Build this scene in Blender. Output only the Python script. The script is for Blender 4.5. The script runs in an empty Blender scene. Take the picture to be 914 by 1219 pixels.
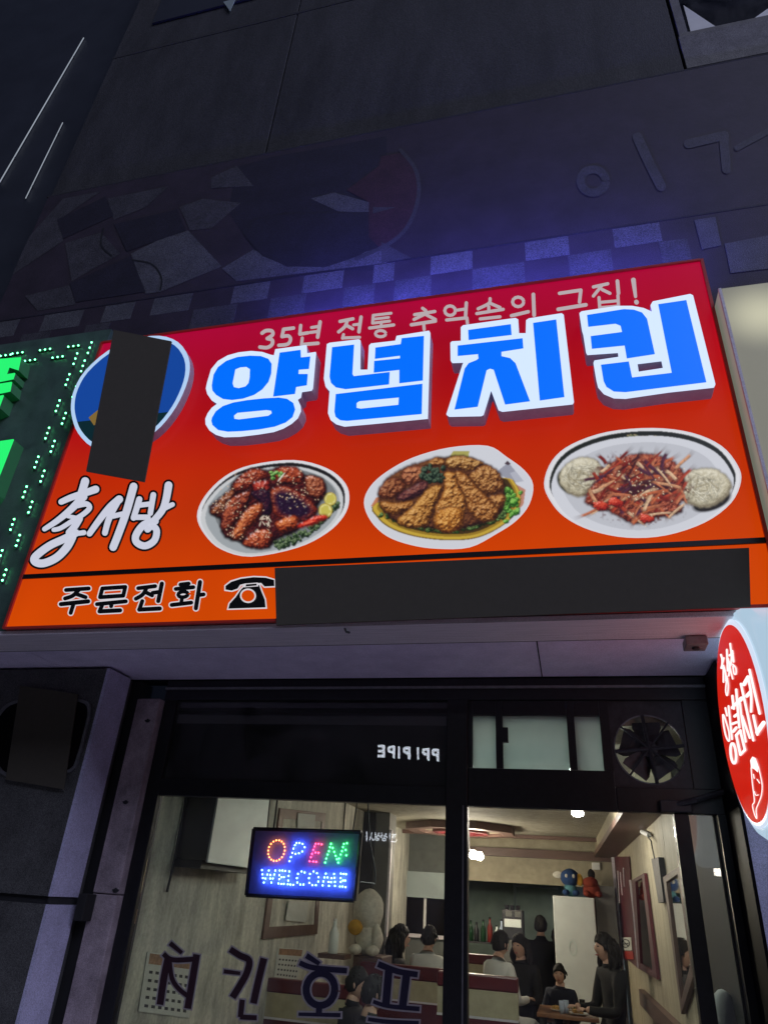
import bpy, bmesh, math, random
import numpy as np
from mathutils import Vector, Matrix
from mathutils.geometry import tessellate_polygon
random.seed(7); np.random.seed(7)
S = bpy.context.scene
COL = S.collection
# ------------------------------------------------------------------ camera
CAM = Vector((0.0, -3.2, 1.70))
RW = ((0.9702142546, -0.0637565063, -0.2337079545),
      (0.2347076362, 0.4862343871, 0.8417175573),
      (0.0599718733, -0.8714994141, 0.4867156723))
FPX = 823.6043
cd = bpy.data.cameras.new('camera'); cam = bpy.data.objects.new('camera', cd); COL.objects.link(cam)
cd.sensor_fit = 'VERTICAL'; cd.sensor_height = 36.0; cd.lens = FPX/1219*36.0
cd.clip_start = 0.05; cd.clip_end = 2000
m = Matrix(((RW[0][0], -RW[0][1], -RW[0][2], CAM.x), (RW[1][0], -RW[1][1], -RW[1][2], CAM.y),
            (RW[2][0], -RW[2][1], -RW[2][2], CAM.z), (0, 0, 0, 1)))
cam.matrix_world = m
S.camera = cam
# ------------------------------------------------------------------ night sky, faint sky-glow sun, exposure
W = bpy.data.worlds.new('World'); S.world = W; W.use_nodes = True
wn = W.node_tree.nodes; wl = W.node_tree.links
sky = wn.new('ShaderNodeTexSky'); sky.sky_type = 'NISHITA'; sky.sun_disc = False
SUN_EL, SUN_AZ = math.radians(36.0), math.radians(50)      # glow of the street, from the front right
SUN_ROT = math.pi-SUN_AZ
sky.sun_elevation = SUN_EL; sky.sun_rotation = SUN_ROT
tint = wn.new('ShaderNodeMixRGB'); tint.blend_type = 'MULTIPLY'; tint.inputs[0].default_value = 1.0
tint.inputs[2].default_value = (0.62, 0.66, 1.0, 1)
wl.new(sky.outputs[0], tint.inputs[1]); wl.new(tint.outputs[0], wn['Background'].inputs[0])
wn['Background'].inputs[1].default_value = 0.012
sd = bpy.data.lights.new('sun', 'SUN'); sun = bpy.data.objects.new('sun', sd); COL.objects.link(sun)
sd.energy = 1.65; sd.angle = math.radians(40); sd.color = (0.66, 0.70, 1.0)
sun.rotation_euler = Vector((math.sin(SUN_AZ)*math.cos(SUN_EL), -math.cos(SUN_AZ)*math.cos(SUN_EL), math.sin(SUN_EL))).to_track_quat('Z', 'Y').to_euler()
S.view_settings.view_transform = 'Standard'; S.view_settings.look = 'None'
S.view_settings.exposure = 0.0; S.view_settings.gamma = 1.0
S.cycles.max_bounces = 8; S.cycles.transparent_max_bounces = 16
S.cycles.sample_clamp_indirect = 3.0; S.cycles.caustics_reflective = False; S.cycles.caustics_refractive = False
S.cycles.use_denoising = True

# ------------------------------------------------------------------ projection of photo points on real planes
def ray(px, py):
    d = (px-457.0, py-609.5, FPX)
    return Vector([sum(RW[i][k]*d[k] for k in range(3)) for i in range(3)])
def aty(p, y):
    d = ray(*p); return CAM + d*((y-CAM.y)/d.y)
def atx(p, x):
    d = ray(*p); return CAM + d*((x-CAM.x)/d.x)
def atz(p, z):
    d = ray(*p); return CAM + d*((z-CAM.z)/d.z)
def atpl(p, p0, n):
    d = ray(*p); return CAM + d*((p0-CAM).dot(n)/d.dot(n))
def T(x0, y0, s, pts): return [(x0+a/s, y0+b/s) for a, b in pts]
def s2l(r, g, b):
    f = lambda c: (c/12.92 if c <= .04045 else ((c+.055)/1.055)**2.4)
    return tuple(f(v/255) for v in (r, g, b))

# ------------------------------------------------------------------ materials
M = {}
def mat(name, col, rough=.6, metal=0., var=(8., .15), bump=None, emit=None, es=1., spec=.5, stretch=None, grain=None, coat=0.):
    ma = bpy.data.materials.new(name); ma.use_nodes = True
    N = ma.node_tree.nodes; L = ma.node_tree.links; b = N['Principled BSDF']
    b.inputs['Roughness'].default_value = rough; b.inputs['Metallic'].default_value = metal
    b.inputs['Specular IOR Level'].default_value = spec; b.inputs['Coat Weight'].default_value = coat
    geo = N.new('ShaderNodeNewGeometry'); vec = geo.outputs['Position']
    if stretch:
        mp = N.new('ShaderNodeMapping'); mp.inputs['Scale'].default_value = stretch
        L.new(vec, mp.inputs[0]); vec = mp.outputs[0]
    if var:
        n = N.new('ShaderNodeTexNoise'); n.inputs['Scale'].default_value = var[0]; n.inputs['Detail'].default_value = 6
        n.inputs['Roughness'].default_value = .65
        L.new(vec, n.inputs['Vector'])
        r = N.new('ShaderNodeValToRGB'); a = var[1]
        r.color_ramp.elements[0].position = .3; r.color_ramp.elements[1].position = .7
        r.color_ramp.elements[0].color = (*[max(0, c*(1-a)) for c in col], 1)
        r.color_ramp.elements[1].color = (*[min(1, c*(1+a)) for c in col], 1)
        L.new(n.outputs[0], r.inputs[0]); out = r.outputs[0]
        if grain:
            g = N.new('ShaderNodeTexNoise'); g.inputs['Scale'].default_value = grain[0]; g.inputs['Detail'].default_value = 2
            L.new(geo.outputs['Position'], g.inputs['Vector'])
            gr = N.new('ShaderNodeValToRGB'); gr.color_ramp.elements[0].position = .35; gr.color_ramp.elements[1].position = .65
            gr.color_ramp.elements[0].color = (*(1-grain[1],)*3, 1); gr.color_ramp.elements[1].color = (*(1+grain[1],)*3, 1)
            L.new(g.outputs[0], gr.inputs[0])
            mx = N.new('ShaderNodeMixRGB'); mx.blend_type = 'MULTIPLY'; mx.inputs[0].default_value = 1
            L.new(out, mx.inputs[1]); L.new(gr.outputs[0], mx.inputs[2]); out = mx.outputs[0]
        L.new(out, b.inputs['Base Color'])
    else:
        b.inputs['Base Color'].default_value = (*col, 1)
    if bump:
        n2 = N.new('ShaderNodeTexNoise'); n2.inputs['Scale'].default_value = bump[0]; n2.inputs['Detail'].default_value = 5
        L.new(vec, n2.inputs['Vector'])
        bp = N.new('ShaderNodeBump'); bp.inputs['Strength'].default_value = bump[1]; bp.inputs['Distance'].default_value = .01
        L.new(n2.outputs[0], bp.inputs['Height']); L.new(bp.outputs[0], b.inputs['Normal'])
    if emit is not None:
        b.inputs['Emission Color'].default_value = (*emit, 1); b.inputs['Emission Strength'].default_value = es
    M[name] = ma
    return ma
def glassmat(name, ior=1.5, tint=(1, 1, 1), rough=0.0):
    ma = bpy.data.materials.new(name); ma.use_nodes = True
    N = ma.node_tree.nodes; L = ma.node_tree.links; N.clear()
    o = N.new('ShaderNodeOutputMaterial'); mx = N.new('ShaderNodeMixShader')
    t = N.new('ShaderNodeBsdfTransparent'); g = N.new('ShaderNodeBsdfGlossy'); f = N.new('ShaderNodeFresnel')
    t.inputs[0].default_value = (*tint, 1); g.inputs['Roughness'].default_value = rough; f.inputs[0].default_value = ior
    L.new(f.outputs[0], mx.inputs[0]); L.new(t.outputs[0], mx.inputs[1]); L.new(g.outputs[0], mx.inputs[2])
    # thin pale film: dust, also standing in for hazy reflections on the glass
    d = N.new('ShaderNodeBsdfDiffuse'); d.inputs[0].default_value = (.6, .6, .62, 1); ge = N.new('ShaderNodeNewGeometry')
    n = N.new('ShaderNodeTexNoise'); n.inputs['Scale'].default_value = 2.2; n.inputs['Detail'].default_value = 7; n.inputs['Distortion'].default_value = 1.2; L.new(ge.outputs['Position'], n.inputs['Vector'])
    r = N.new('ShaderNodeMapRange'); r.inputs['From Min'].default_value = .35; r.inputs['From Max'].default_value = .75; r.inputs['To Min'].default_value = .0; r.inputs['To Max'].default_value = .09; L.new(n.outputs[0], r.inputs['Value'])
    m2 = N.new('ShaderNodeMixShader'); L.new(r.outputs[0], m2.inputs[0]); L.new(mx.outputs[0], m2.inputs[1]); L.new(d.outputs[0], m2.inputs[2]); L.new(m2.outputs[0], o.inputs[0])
    M[name] = ma; return ma
def printmat(name, es=1.0):
    # backlit photographic print: colours come from the printed sheet (colour attribute)
    ma = bpy.data.materials.new(name); ma.use_nodes = True
    N = ma.node_tree.nodes; L = ma.node_tree.links; b = N['Principled BSDF']
    a = N.new('ShaderNodeVertexColor'); a.layer_name = 'Col'
    L.new(a.outputs[0], b.inputs['Emission Color']); b.inputs['Emission Strength'].default_value = es
    b.inputs['Base Color'].default_value = (.02, .02, .02, 1); b.inputs['Roughness'].default_value = .35
    M[name] = ma; return ma
E0 = lambda n, c, s, rough=.4, base=.05: mat(n, tuple(base*v for v in c), rough, var=None, emit=c, es=s)

# ------------------------------------------------------------------ mesh builder
def base_of(o):
    v = Vector((0, 0, 0))
    while o is not None: v += o.location; o = o.parent
    return v
def new_empty(name, loc, label=None, cat=None, group=None):
    o = bpy.data.objects.new(name, None); COL.objects.link(o); o.location = loc; o.empty_display_size = .05
    tag(o, label, cat, group); return o
def tag(o, label=None, cat=None, group=None, kind=None):
    if label: o['label'] = label
    if cat: o['category'] = cat
    if group: o['group'] = group
    if kind: o['kind'] = kind
    return o
class MB:
    def __init__(s): s.v = []; s.f = []; s.mi = []; s.cur = 0
    def add(s, vs, fs):
        k = len(s.v); s.v += [tuple(v) for v in vs]
        for f in fs: s.f.append(tuple(i+k for i in f)); s.mi.append(s.cur)
        return s
    def box(s, x0, x1, y0, y1, z0, z1):
        return s.add([(x0, y0, z0), (x1, y0, z0), (x1, y1, z0), (x0, y1, z0), (x0, y0, z1), (x1, y0, z1), (x1, y1, z1), (x0, y1, z1)],
                     [(0, 3, 2, 1), (4, 5, 6, 7), (0, 1, 5, 4), (1, 2, 6, 5), (2, 3, 7, 6), (3, 0, 4, 7)])
    def prism(s, loops, off):
        """loops: list of closed 3-D loops in one plane (first outer, others holes); extruded by off"""
        off = Vector(off); loops = [[Vector(p) for p in l] for l in loops]
        flat = [p for l in loops for p in l]; n = len(flat)
        tris = tessellate_polygon(loops)
        nrm = Vector((0, 0, 0))
        vs = [*flat, *[p+off for p in flat]]
        k = len(s.v); s.add(vs, [])
        fs = []
        for t in tris:
            a, b, c = t
            nn = (flat[b]-flat[a]).cross(flat[c]-flat[a])
            if nn.dot(off) > 0: t = (a, c, b)
            fs.append(t); fs.append((t[2]+n, t[1]+n, t[0]+n))
        i = 0
        for li, l in enumerate(loops):
            m_ = len(l)
            for j in range(m_):
                a, b = i+j, i+(j+1) % m_
                fs.append((a, b, b+n, a+n))
            i += m_
        for f in fs: s.f.append(tuple(q+k for q in f)); s.mi.append(s.cur)
        return s
    def sheet(s, loops):
        loops = [[Vector(p) for p in l] for l in loops]; flat = [p for l in loops for p in l]
        return s.add(flat, tessellate_polygon(loops))
    def tube(s, pts, r, n=8, caps=True, r2=None):
        pts = [Vector(p) for p in pts]; rs = r if isinstance(r, (list, tuple)) else [r]*len(pts)
        k = len(s.v); vs = []; fs = []
        up = Vector((0, 0, 1))
        for i, p in enumerate(pts):
            d = (pts[min(i+1, len(pts)-1)]-pts[max(i-1, 0)]).normalized()
            a = d.cross(up if abs(d.z) < .95 else Vector((1, 0, 0))).normalized(); b = d.cross(a)
            for j in range(n):
                t = 2*math.pi*j/n; vs.append(p+a*math.cos(t)*rs[i]+b*math.sin(t)*rs[i])
        for i in range(len(pts)-1):
            for j in range(n):
                fs.append((i*n+j, i*n+(j+1) % n, (i+1)*n+(j+1) % n, (i+1)*n+j))
        if caps: fs.append(tuple(range(n))[::-1]); fs.append(tuple((len(pts)-1)*n+j for j in range(n)))
        return s.add(vs, fs)
    def lathe(s, c, prof, n=16, axis='z'):
        c = Vector(c); vs = []; fs = []
        for r, h in prof:
            for j in range(n):
                t = 2*math.pi*j/n; a, b = r*math.cos(t), r*math.sin(t)
                vs.append(c+(Vector((a, b, h)) if axis == 'z' else Vector((a, h, b)) if axis == 'y' else Vector((h, a, b))))
        for i in range(len(prof)-1):
            for j in range(n): fs.append((i*n+j, i*n+(j+1) % n, (i+1)*n+(j+1) % n, (i+1)*n+j))
        fs.append(tuple(range(n))[::-1]); fs.append(tuple((len(prof)-1)*n+j for j in range(n)))
        return s.add(vs, fs)
    def ell(s, c, r, nu=12, nv=8, noise=0., rot=None):
        c = Vector(c); r = r if isinstance(r, (tuple, list)) else (r, r, r); vs = []; fs = []
        ph = [random.uniform(0, 6.28) for _ in range(6)]
        for i in range(nv+1):
            a = math.pi*i/nv
            for j in range(nu):
                t = 2*math.pi*j/nu
                d = Vector((math.sin(a)*math.cos(t), math.sin(a)*math.sin(t), math.cos(a)))
                k = 1+noise*(math.sin(5*d.x+ph[0])+math.sin(6*d.y+ph[1])+math.sin(7*d.z+ph[2]))/3
                q = Vector((d.x*r[0]*k, d.y*r[1]*k, d.z*r[2]*k))
                if rot is not None: q = rot @ q
                vs.append(c+q)
        for i in range(nv):
            for j in range(nu): fs.append((i*nu+j, (i+1)*nu+j, (i+1)*nu+(j+1) % nu, i*nu+(j+1) % nu))
        return s.add(vs, fs)
    def build(s, name, mats, parent=None, smooth=False, loc=None, bevel=0):
        me = bpy.data.meshes.new(name); o = bpy.data.objects.new(name, me); COL.objects.link(o)
        if parent is not None: o.parent = parent; b = base_of(o)
        else:
            if loc is None:
                xs = [v[0] for v in s.v]; ys = [v[1] for v in s.v]; zs = [v[2] for v in s.v]
                loc = ((min(xs)+max(xs))/2, (min(ys)+max(ys))/2, min(zs))
            o.location = loc; b = Vector(loc)
        me.from_pydata([tuple(Vector(v)-b) for v in s.v], [], s.f)
        mats = mats if isinstance(mats, (list, tuple)) else [mats]
        for q in mats: me.materials.append(M[q] if isinstance(q, str) else q)
        if len(mats) > 1: me.polygons.foreach_set('material_index', s.mi)
        bm = bmesh.new(); bm.from_mesh(me); bmesh.ops.remove_doubles(bm, verts=bm.verts, dist=1e-5)
        bmesh.ops.recalc_face_normals(bm, faces=bm.faces)
        bm.to_mesh(me); bm.free()
        if smooth: me.shade_smooth()
        if bevel:
            md = o.modifiers.new('bevel', 'BEVEL'); md.width = bevel; md.segments = 2; md.limit_method = 'ANGLE'
        return o
def box(name, ma, parent, *a, **k): return MB().box(*a).build(name, ma, parent, **k)
def struct(o): o['kind'] = 'structure'; return o
def copy_obj(o, parent, loc):
    c = o.copy(); COL.objects.link(c); c.parent = parent; c.location = loc; return c

def smooth_closed(pts, n=4):
    out = []; k = len(pts)
    for i in range(k):
        p0, p1, p2, p3 = pts[i-1], pts[i], pts[(i+1) % k], pts[(i+2) % k]
        for j in range(n):
            t = j/n
            out.append(tuple(.5*((2*p1[q])+(-p0[q]+p2[q])*t+(2*p0[q]-5*p1[q]+4*p2[q]-p3[q])*t*t+(-p0[q]+3*p1[q]-3*p2[q]+p3[q])*t**3) for q in (0, 1)))
    return out
def catmull(pts, n=6):
    if len(pts) < 3: return pts
    P = [pts[0]]+list(pts)+[pts[-1]]; out = []
    for i in range(1, len(P)-2):
        for j in range(n):
            t = j/n; p0, p1, p2, p3 = P[i-1:i+3]
            out.append(tuple(.5*((2*p1[q])+(-p0[q]+p2[q])*t+(2*p0[q]-5*p1[q]+4*p2[q]-p3[q])*t*t+(-p0[q]+3*p1[q]-3*p2[q]+p3[q])*t**3) for q in range(len(p1))))
    out.append(P[-2]); return out
def stroke_outline(pts, w, curve=True, cap=5):
    """pts px, w width or (w0,w1); returns closed outline polygon list (rounded ribbon)"""
    w0, w1 = w if isinstance(w, tuple) else (w, w)
    k = len(pts)
    if k > 2 and curve: pts = catmull(pts, 5)
    n = len(pts); L = []; Rr = []
    ds = []
    for i in range(n):
        a = pts[max(i-1, 0)]; b = pts[min(i+1, n-1)]; dx, dy = b[0]-a[0], b[1]-a[1]; l = math.hypot(dx, dy) or 1
        ds.append((dx/l, dy/l))
    for i, p in enumerate(pts):
        h = (w0+(w1-w0)*i/max(1, n-1))/2; dx, dy = ds[i]
        L.append((p[0]-dy*h, p[1]+dx*h)); Rr.append((p[0]+dy*h, p[1]-dx*h))
    return L, Rr, pts, ds, w0, w1
def add_stroke(mb, pts, w, proj, curve=True, dy=0.0, rnd=True):
    L, Rr, pts, ds, w0, w1 = stroke_outline(pts, w, curve)
    d = Vector((0, 0, 0)); n = len(pts)
    vs = [proj(p) for p in L]+[proj(p) for p in Rr]
    fs = [(i, i+1, n+i+1, n+i) for i in range(n-1)]
    mb.add(vs, fs)
    if math.hypot(pts[0][0]-pts[-1][0], pts[0][1]-pts[-1][1]) < .05: rnd = False      # closed ring
    if rnd:
        for c, dd, h, sg in ((pts[0], ds[0], w0/2, -1), (pts[-1], ds[-1], w1/2, 1)):
            a0 = math.atan2(dd[1], dd[0])+(0 if sg > 0 else math.pi)
            ring = [proj((c[0]+h*math.cos(a0-math.pi/2+math.pi*j/6), c[1]+h*math.sin(a0-math.pi/2+math.pi*j/6))) for j in range(7)]
            mb.add([proj(c)]+ring, [(0, j+1, j+2) for j in range(6)])
def ring_pts(cx, cy, rx, ry, rot=0, n=14):
    c, s_ = math.cos(rot), math.sin(rot)
    return [(cx+rx*math.cos(2*math.pi*i/n)*c-ry*math.sin(2*math.pi*i/n)*s_, cy+rx*math.cos(2*math.pi*i/n)*s_+ry*math.sin(2*math.pi*i/n)*c) for i in range(n+1)]
def strokes(name, ma, parent, reg, items, proj, y0, step, grow=0.0, wscale=1.0, rnd=True):
    """items: (pts, width) in zoom px; each stroke sits a hair prouder than the last"""
    mb = MB(); y = y0
    for it in items:
        pts, w = it[0], it[1]
        cur = it[2] if len(it) > 2 else True
        w = tuple((q+grow)/reg[2]*wscale for q in w) if isinstance(w, tuple) else (w+grow)/reg[2]*wscale
        segs = [pts] if cur or len(pts) > 6 else [pts[i:i+2] for i in range(len(pts)-1)]
        for sgm in segs:
            if not rnd and len(sgm) <= 8:      # square-cut ends, lengthened by the outline's growth
                def ext(p, q, e=grow/2+3):
                    l = math.hypot(p[0]-q[0], p[1]-q[1]) or 1; return (p[0]+(p[0]-q[0])/l*e, p[1]+(p[1]-q[1])/l*e)
                sgm = [ext(sgm[0], sgm[1])]+list(sgm[1:-1])+[ext(sgm[-1], sgm[-2])]
            add_stroke(mb, T(reg[0], reg[1], reg[2], sgm), w, (lambda p, yy=y: proj(p, yy)), cur, rnd=rnd)
        y += step
    return mb.build(name, ma, parent)
# ------------------------------------------------------------------ material library
mat('asphalt', (.16, .16, .166), .85, var=(30, .3), bump=(120, .5))
mat('paving', (.56, .54, .54), .8, var=(6, .25), bump=(60, .3))
mat('cladding', (.027, .0265, .028), .75, var=(2.2, .5), stretch=(1.3, 1, .35), bump=(90, .25), grain=(190, .85))
mat('sill_stone', (.12, .115, .11), .7, var=(9, .3), grain=(220, .6))
mat('joint', (.02, .02, .022), .9, var=(5, .2))
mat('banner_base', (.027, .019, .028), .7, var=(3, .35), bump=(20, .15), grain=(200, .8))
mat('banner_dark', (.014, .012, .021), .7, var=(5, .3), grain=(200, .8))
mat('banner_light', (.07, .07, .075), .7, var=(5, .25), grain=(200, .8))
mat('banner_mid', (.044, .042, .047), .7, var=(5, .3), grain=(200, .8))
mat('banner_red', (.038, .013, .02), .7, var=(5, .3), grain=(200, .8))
mat('dark_glass_wall', (.03, .033, .04), .5, var=(2, .2), grain=(200, .3))
mat('steel', (.75, .76, .78), .22, metal=1., var=(40, .06))
mat('dull_metal', (.22, .22, .23), .5, metal=.6, var=(30, .2), bump=(80, .1))
mat('soffit', (.78, .71, .92), .6, var=(5, .12), bump=(40, .08), grain=(300, .18))
mat('soffit_trim', (.74, .69, .74), .5, var=(10, .15), stretch=(.4, 6, 6), grain=(300, .15))
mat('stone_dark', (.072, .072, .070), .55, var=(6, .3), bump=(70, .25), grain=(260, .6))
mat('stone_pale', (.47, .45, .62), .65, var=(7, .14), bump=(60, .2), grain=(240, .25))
mat('stone_brown', (.34, .28, .30), .7, var=(7, .4), bump=(40, .4), grain=(240, .3))
mat('frame_black', (.012, .012, .014), .38, var=(20, .3), bump=(60, .08))
mat('gloss_black', (.006, .005, .006), .5, var=(10, .2), spec=.06)
mat('rubber', (.010, .010, .010), .7, var=(20, .2))
mat('charcoal', (.085, .077, .060), .9, var=(30, .05), spec=.1)
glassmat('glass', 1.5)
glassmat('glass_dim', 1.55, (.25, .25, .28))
def frostmat():
    ma = bpy.data.materials.new('frost'); ma.use_nodes = True
    N = ma.node_tree.nodes; L = ma.node_tree.links; N.clear()
    o = N.new('ShaderNodeOutputMaterial'); mx = N.new('ShaderNodeMixShader'); mx.inputs[0].default_value = .7
    d = N.new('ShaderNodeBsdfDiffuse'); t = N.new('ShaderNodeBsdfTranslucent')
    n = N.new('ShaderNodeTexNoise'); n.inputs['Scale'].default_value = 5; g = N.new('ShaderNodeNewGeometry'); L.new(g.outputs['Position'], n.inputs['Vector'])
    r = N.new('ShaderNodeValToRGB'); r.color_ramp.elements[0].color = (.62, .72, .70, 1); r.color_ramp.elements[1].color = (.85, .92, .90, 1); L.new(n.outputs[0], r.inputs[0])
    L.new(r.outputs[0], t.inputs[0]); L.new(r.outputs[0], d.inputs[0]); L.new(d.outputs[0], mx.inputs[1]); L.new(t.outputs[0], mx.inputs[2]); L.new(mx.outputs[0], o.inputs[0])
    M['frost'] = ma
frostmat()
mat('steel_black', (.05, .05, .056), .45, metal=.4, var=(20, .3))
mat('white_paint', (.78, .78, .76), .45, var=(10, .06))
mat('red_gloss', (.5, .04, .03), .3, var=(8, .1))
mat('wallpaper', (.52, .51, .44), .8, var=(7, .42), stretch=(1, 1, .35), bump=(30, .1), grain=(40, .10))
mat('wood_pale', (.46, .41, .29), .6, var=(9, .2), stretch=(1, 1, .15), bump=(30, .08))
mat('ceiling_paper', (.36, .34, .27), .8, var=(10, .2), bump=(30, .1), grain=(60, .12))
mat('beam_brown', (.13, .075, .06), .5, var=(9, .25), stretch=(.2, 1, 1))
mat('header_beige', (.36, .32, .23), .7, var=(8, .18))
mat('kitchen_green', (.26, .34, .29), .6, var=(4, .18))
mat('maroon', (.10, .014, .018), .35, var=(10, .2))
mat('maroon_dark', (.09, .012, .02), .5, var=(8, .25))
mat('cream', (.46, .40, .26), .45, var=(10, .15))
mat('floor_tile', (.2, .16, .13), .4, var=(5, .2))
mat('fridge_white', (.66, .70, .68), .35, var=(6, .06), bump=(8, .03))
mat('grey_side', (.13, .13, .12), .6, var=(6, .2))
mat('ac_white', (.82, .88, .84), .35, var=(8, .04))
mat('ac_shaded_side', (.12, .12, .11), .5, var=(8, .15))  # dark tone holds the shade on the unit's side
mat('paper', (.6, .62, .58), .8, var=(20, .06))
mat('ink', (.05, .05, .06), .8, var=None)
mat('orange_print', (.34, .2, .12), .8, var=(30, .4))
mat('plush_white', (.62, .60, .52), .95, var=(25, .2), bump=(150, .6))
mat('plush_yellow', (.5, .28, .04), .95, var=(25, .2), bump=(150, .5))
mat('plush_blue', (.018, .05, .15), .95, var=(25, .25), bump=(150, .5))
mat('plush_cyan', (.07, .2, .24), .95, var=(25, .2), bump=(150, .5))
mat('plush_red', (.22, .035, .02), .95, var=(25, .25), bump=(150, .5))
mat('skin', (.55, .34, .25), .55, var=(30, .08))
mat('hair', (.012, .010, .009), .75, var=(60, .4), stretch=(6, 6, 1))
mat('cloth_black', (.007, .007, .008), .85, var=(20, .3), bump=(30, .4))
mat('cloth_white', (.72, .74, .72), .85, var=(10, .06), bump=(20, .3))
mat('cloth_cream', (.55, .50, .42), .85, var=(10, .1), bump=(20, .3))
mat('cloth_grey', (.03, .03, .034), .85, var=(15, .2), bump=(20, .3))
mat('cloth_navy', (.012, .014, .028), .85, var=(15, .2), bump=(20, .3))
mat('lip', (.35, .10, .09), .5, var=None)
mat('table_wood', (.25, .12, .06), .3, var=(8, .25), stretch=(.2, 1, 1))
mat('food_gold', (.55, .32, .10), .5, var=(60, .5), bump=(60, .6))
mat('food_green', (.10, .22, .05), .6, var=(50, .4), bump=(60, .5))
mat('bottle_green', (.01, .04, .018), .1, var=(10, .2))
mat('bottle_red', (.16, .018, .014), .25, var=(10, .2))
mat('bottle_dark', (.02, .02, .025), .2, var=(10, .2))
mat('bottle_clear', (.5, .6, .75), .1, var=(10, .2))
mat('mirror', (.75, .77, .76), .03, metal=1., var=None)
mat('inner_grey', (.12, .13, .125), .8, var=(6, .2))
mat('curtain_grey', (.36, .42, .42), .85, var=(10, .1), stretch=(8, 8, .3))
mat('decal_outline', (.36, .33, .34), .6, var=(30, .1))
mat('decal_plum', (.026, .006, .012), .5, var=(30, .2))
mat('decal_navy', (.011, .008, .032), .5, var=(30, .2))
mat('wire', (.015, .015, .015), .6, var=None)
# lit things
LET_W = E0('letter_white', s2l(208, 227, 255), 1.06)
E0('letter_blue', s2l(0, 108, 255), 1.05)
mat('letter_return', (.34, .33, .36), .5, var=(12, .15), emit=s2l(150, 160, 255), es=.05)
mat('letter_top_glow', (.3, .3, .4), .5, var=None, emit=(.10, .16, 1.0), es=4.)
mat('wall_wash_glow', (.3, .3, .4), .5, var=None, emit=(.11, .11, 1.0), es=165.)
E0('slogan', s2l(186, 172, 176), .95)
E0('name_white', s2l(205, 208, 224), .95)
mat('print_black', (.006, .006, .006), .5, var=None)
E0('phone_white', s2l(214, 210, 216), .95)
E0('emblem_rim', s2l(175, 205, 240), 1.0)
E0('emblem_blue', s2l(22, 72, 160), .9)
E0('emblem_dark', s2l(14, 44, 52), .8)
E0('emblem_tan', s2l(150, 120, 60), .7)
E0('green_face', s2l(36, 222, 104), 1.25)
mat('green_return', (.05, .16, .08), .4, var=None, emit=s2l(10, 130, 60), es=.07)
E0('green_led', (.12, 1.0, .36), 10.)
mat('green_panel', (.07, .12, .095), .45, var=(6, .3), grain=(250, .35))
mat('module', (.08, .1, .09), .5, var=None)
mat('beige_box', (.30, .29, .22), .5, var=(3, .06), emit=s2l(118, 116, 95), es=.75)
mat('beige_return', (.45, .45, .38), .5, var=(3, .1), emit=s2l(120, 125, 112), es=.7)
E0('blade_white', s2l(205, 219, 238), 1.05, rough=.25); E0('blade_side', s2l(172, 198, 218), 1.0, rough=.25)
E0('blade_red', s2l(212, 32, 16), .9, rough=.3)
E0('blade_text', s2l(250, 238, 236), 1.2)
E0('bulb', (1.0, .90, .70), 90.)
E0('bulb_cool', (1.0, .96, .84), 60.)
E0('led_orange', (1.0, .22, .05), 14.); E0('led_blue', (.08, .18, 1.0), 48.)
E0('led_red', (1.0, .04, .10), 20.); E0('led_green', (.06, 1.0, .14), 20.)
mat('led_panel', (.26, .30, .62), .55, var=(30, .1))
E0('far_letter', (.80, .88, 1.0), 10.)
E0('glint_glow', s2l(190, 200, 215), .55); E0('fan_gap', s2l(205, 210, 180), .9)
mat('far_board', (.02, .022, .03), .8, var=(2, .4))

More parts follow.
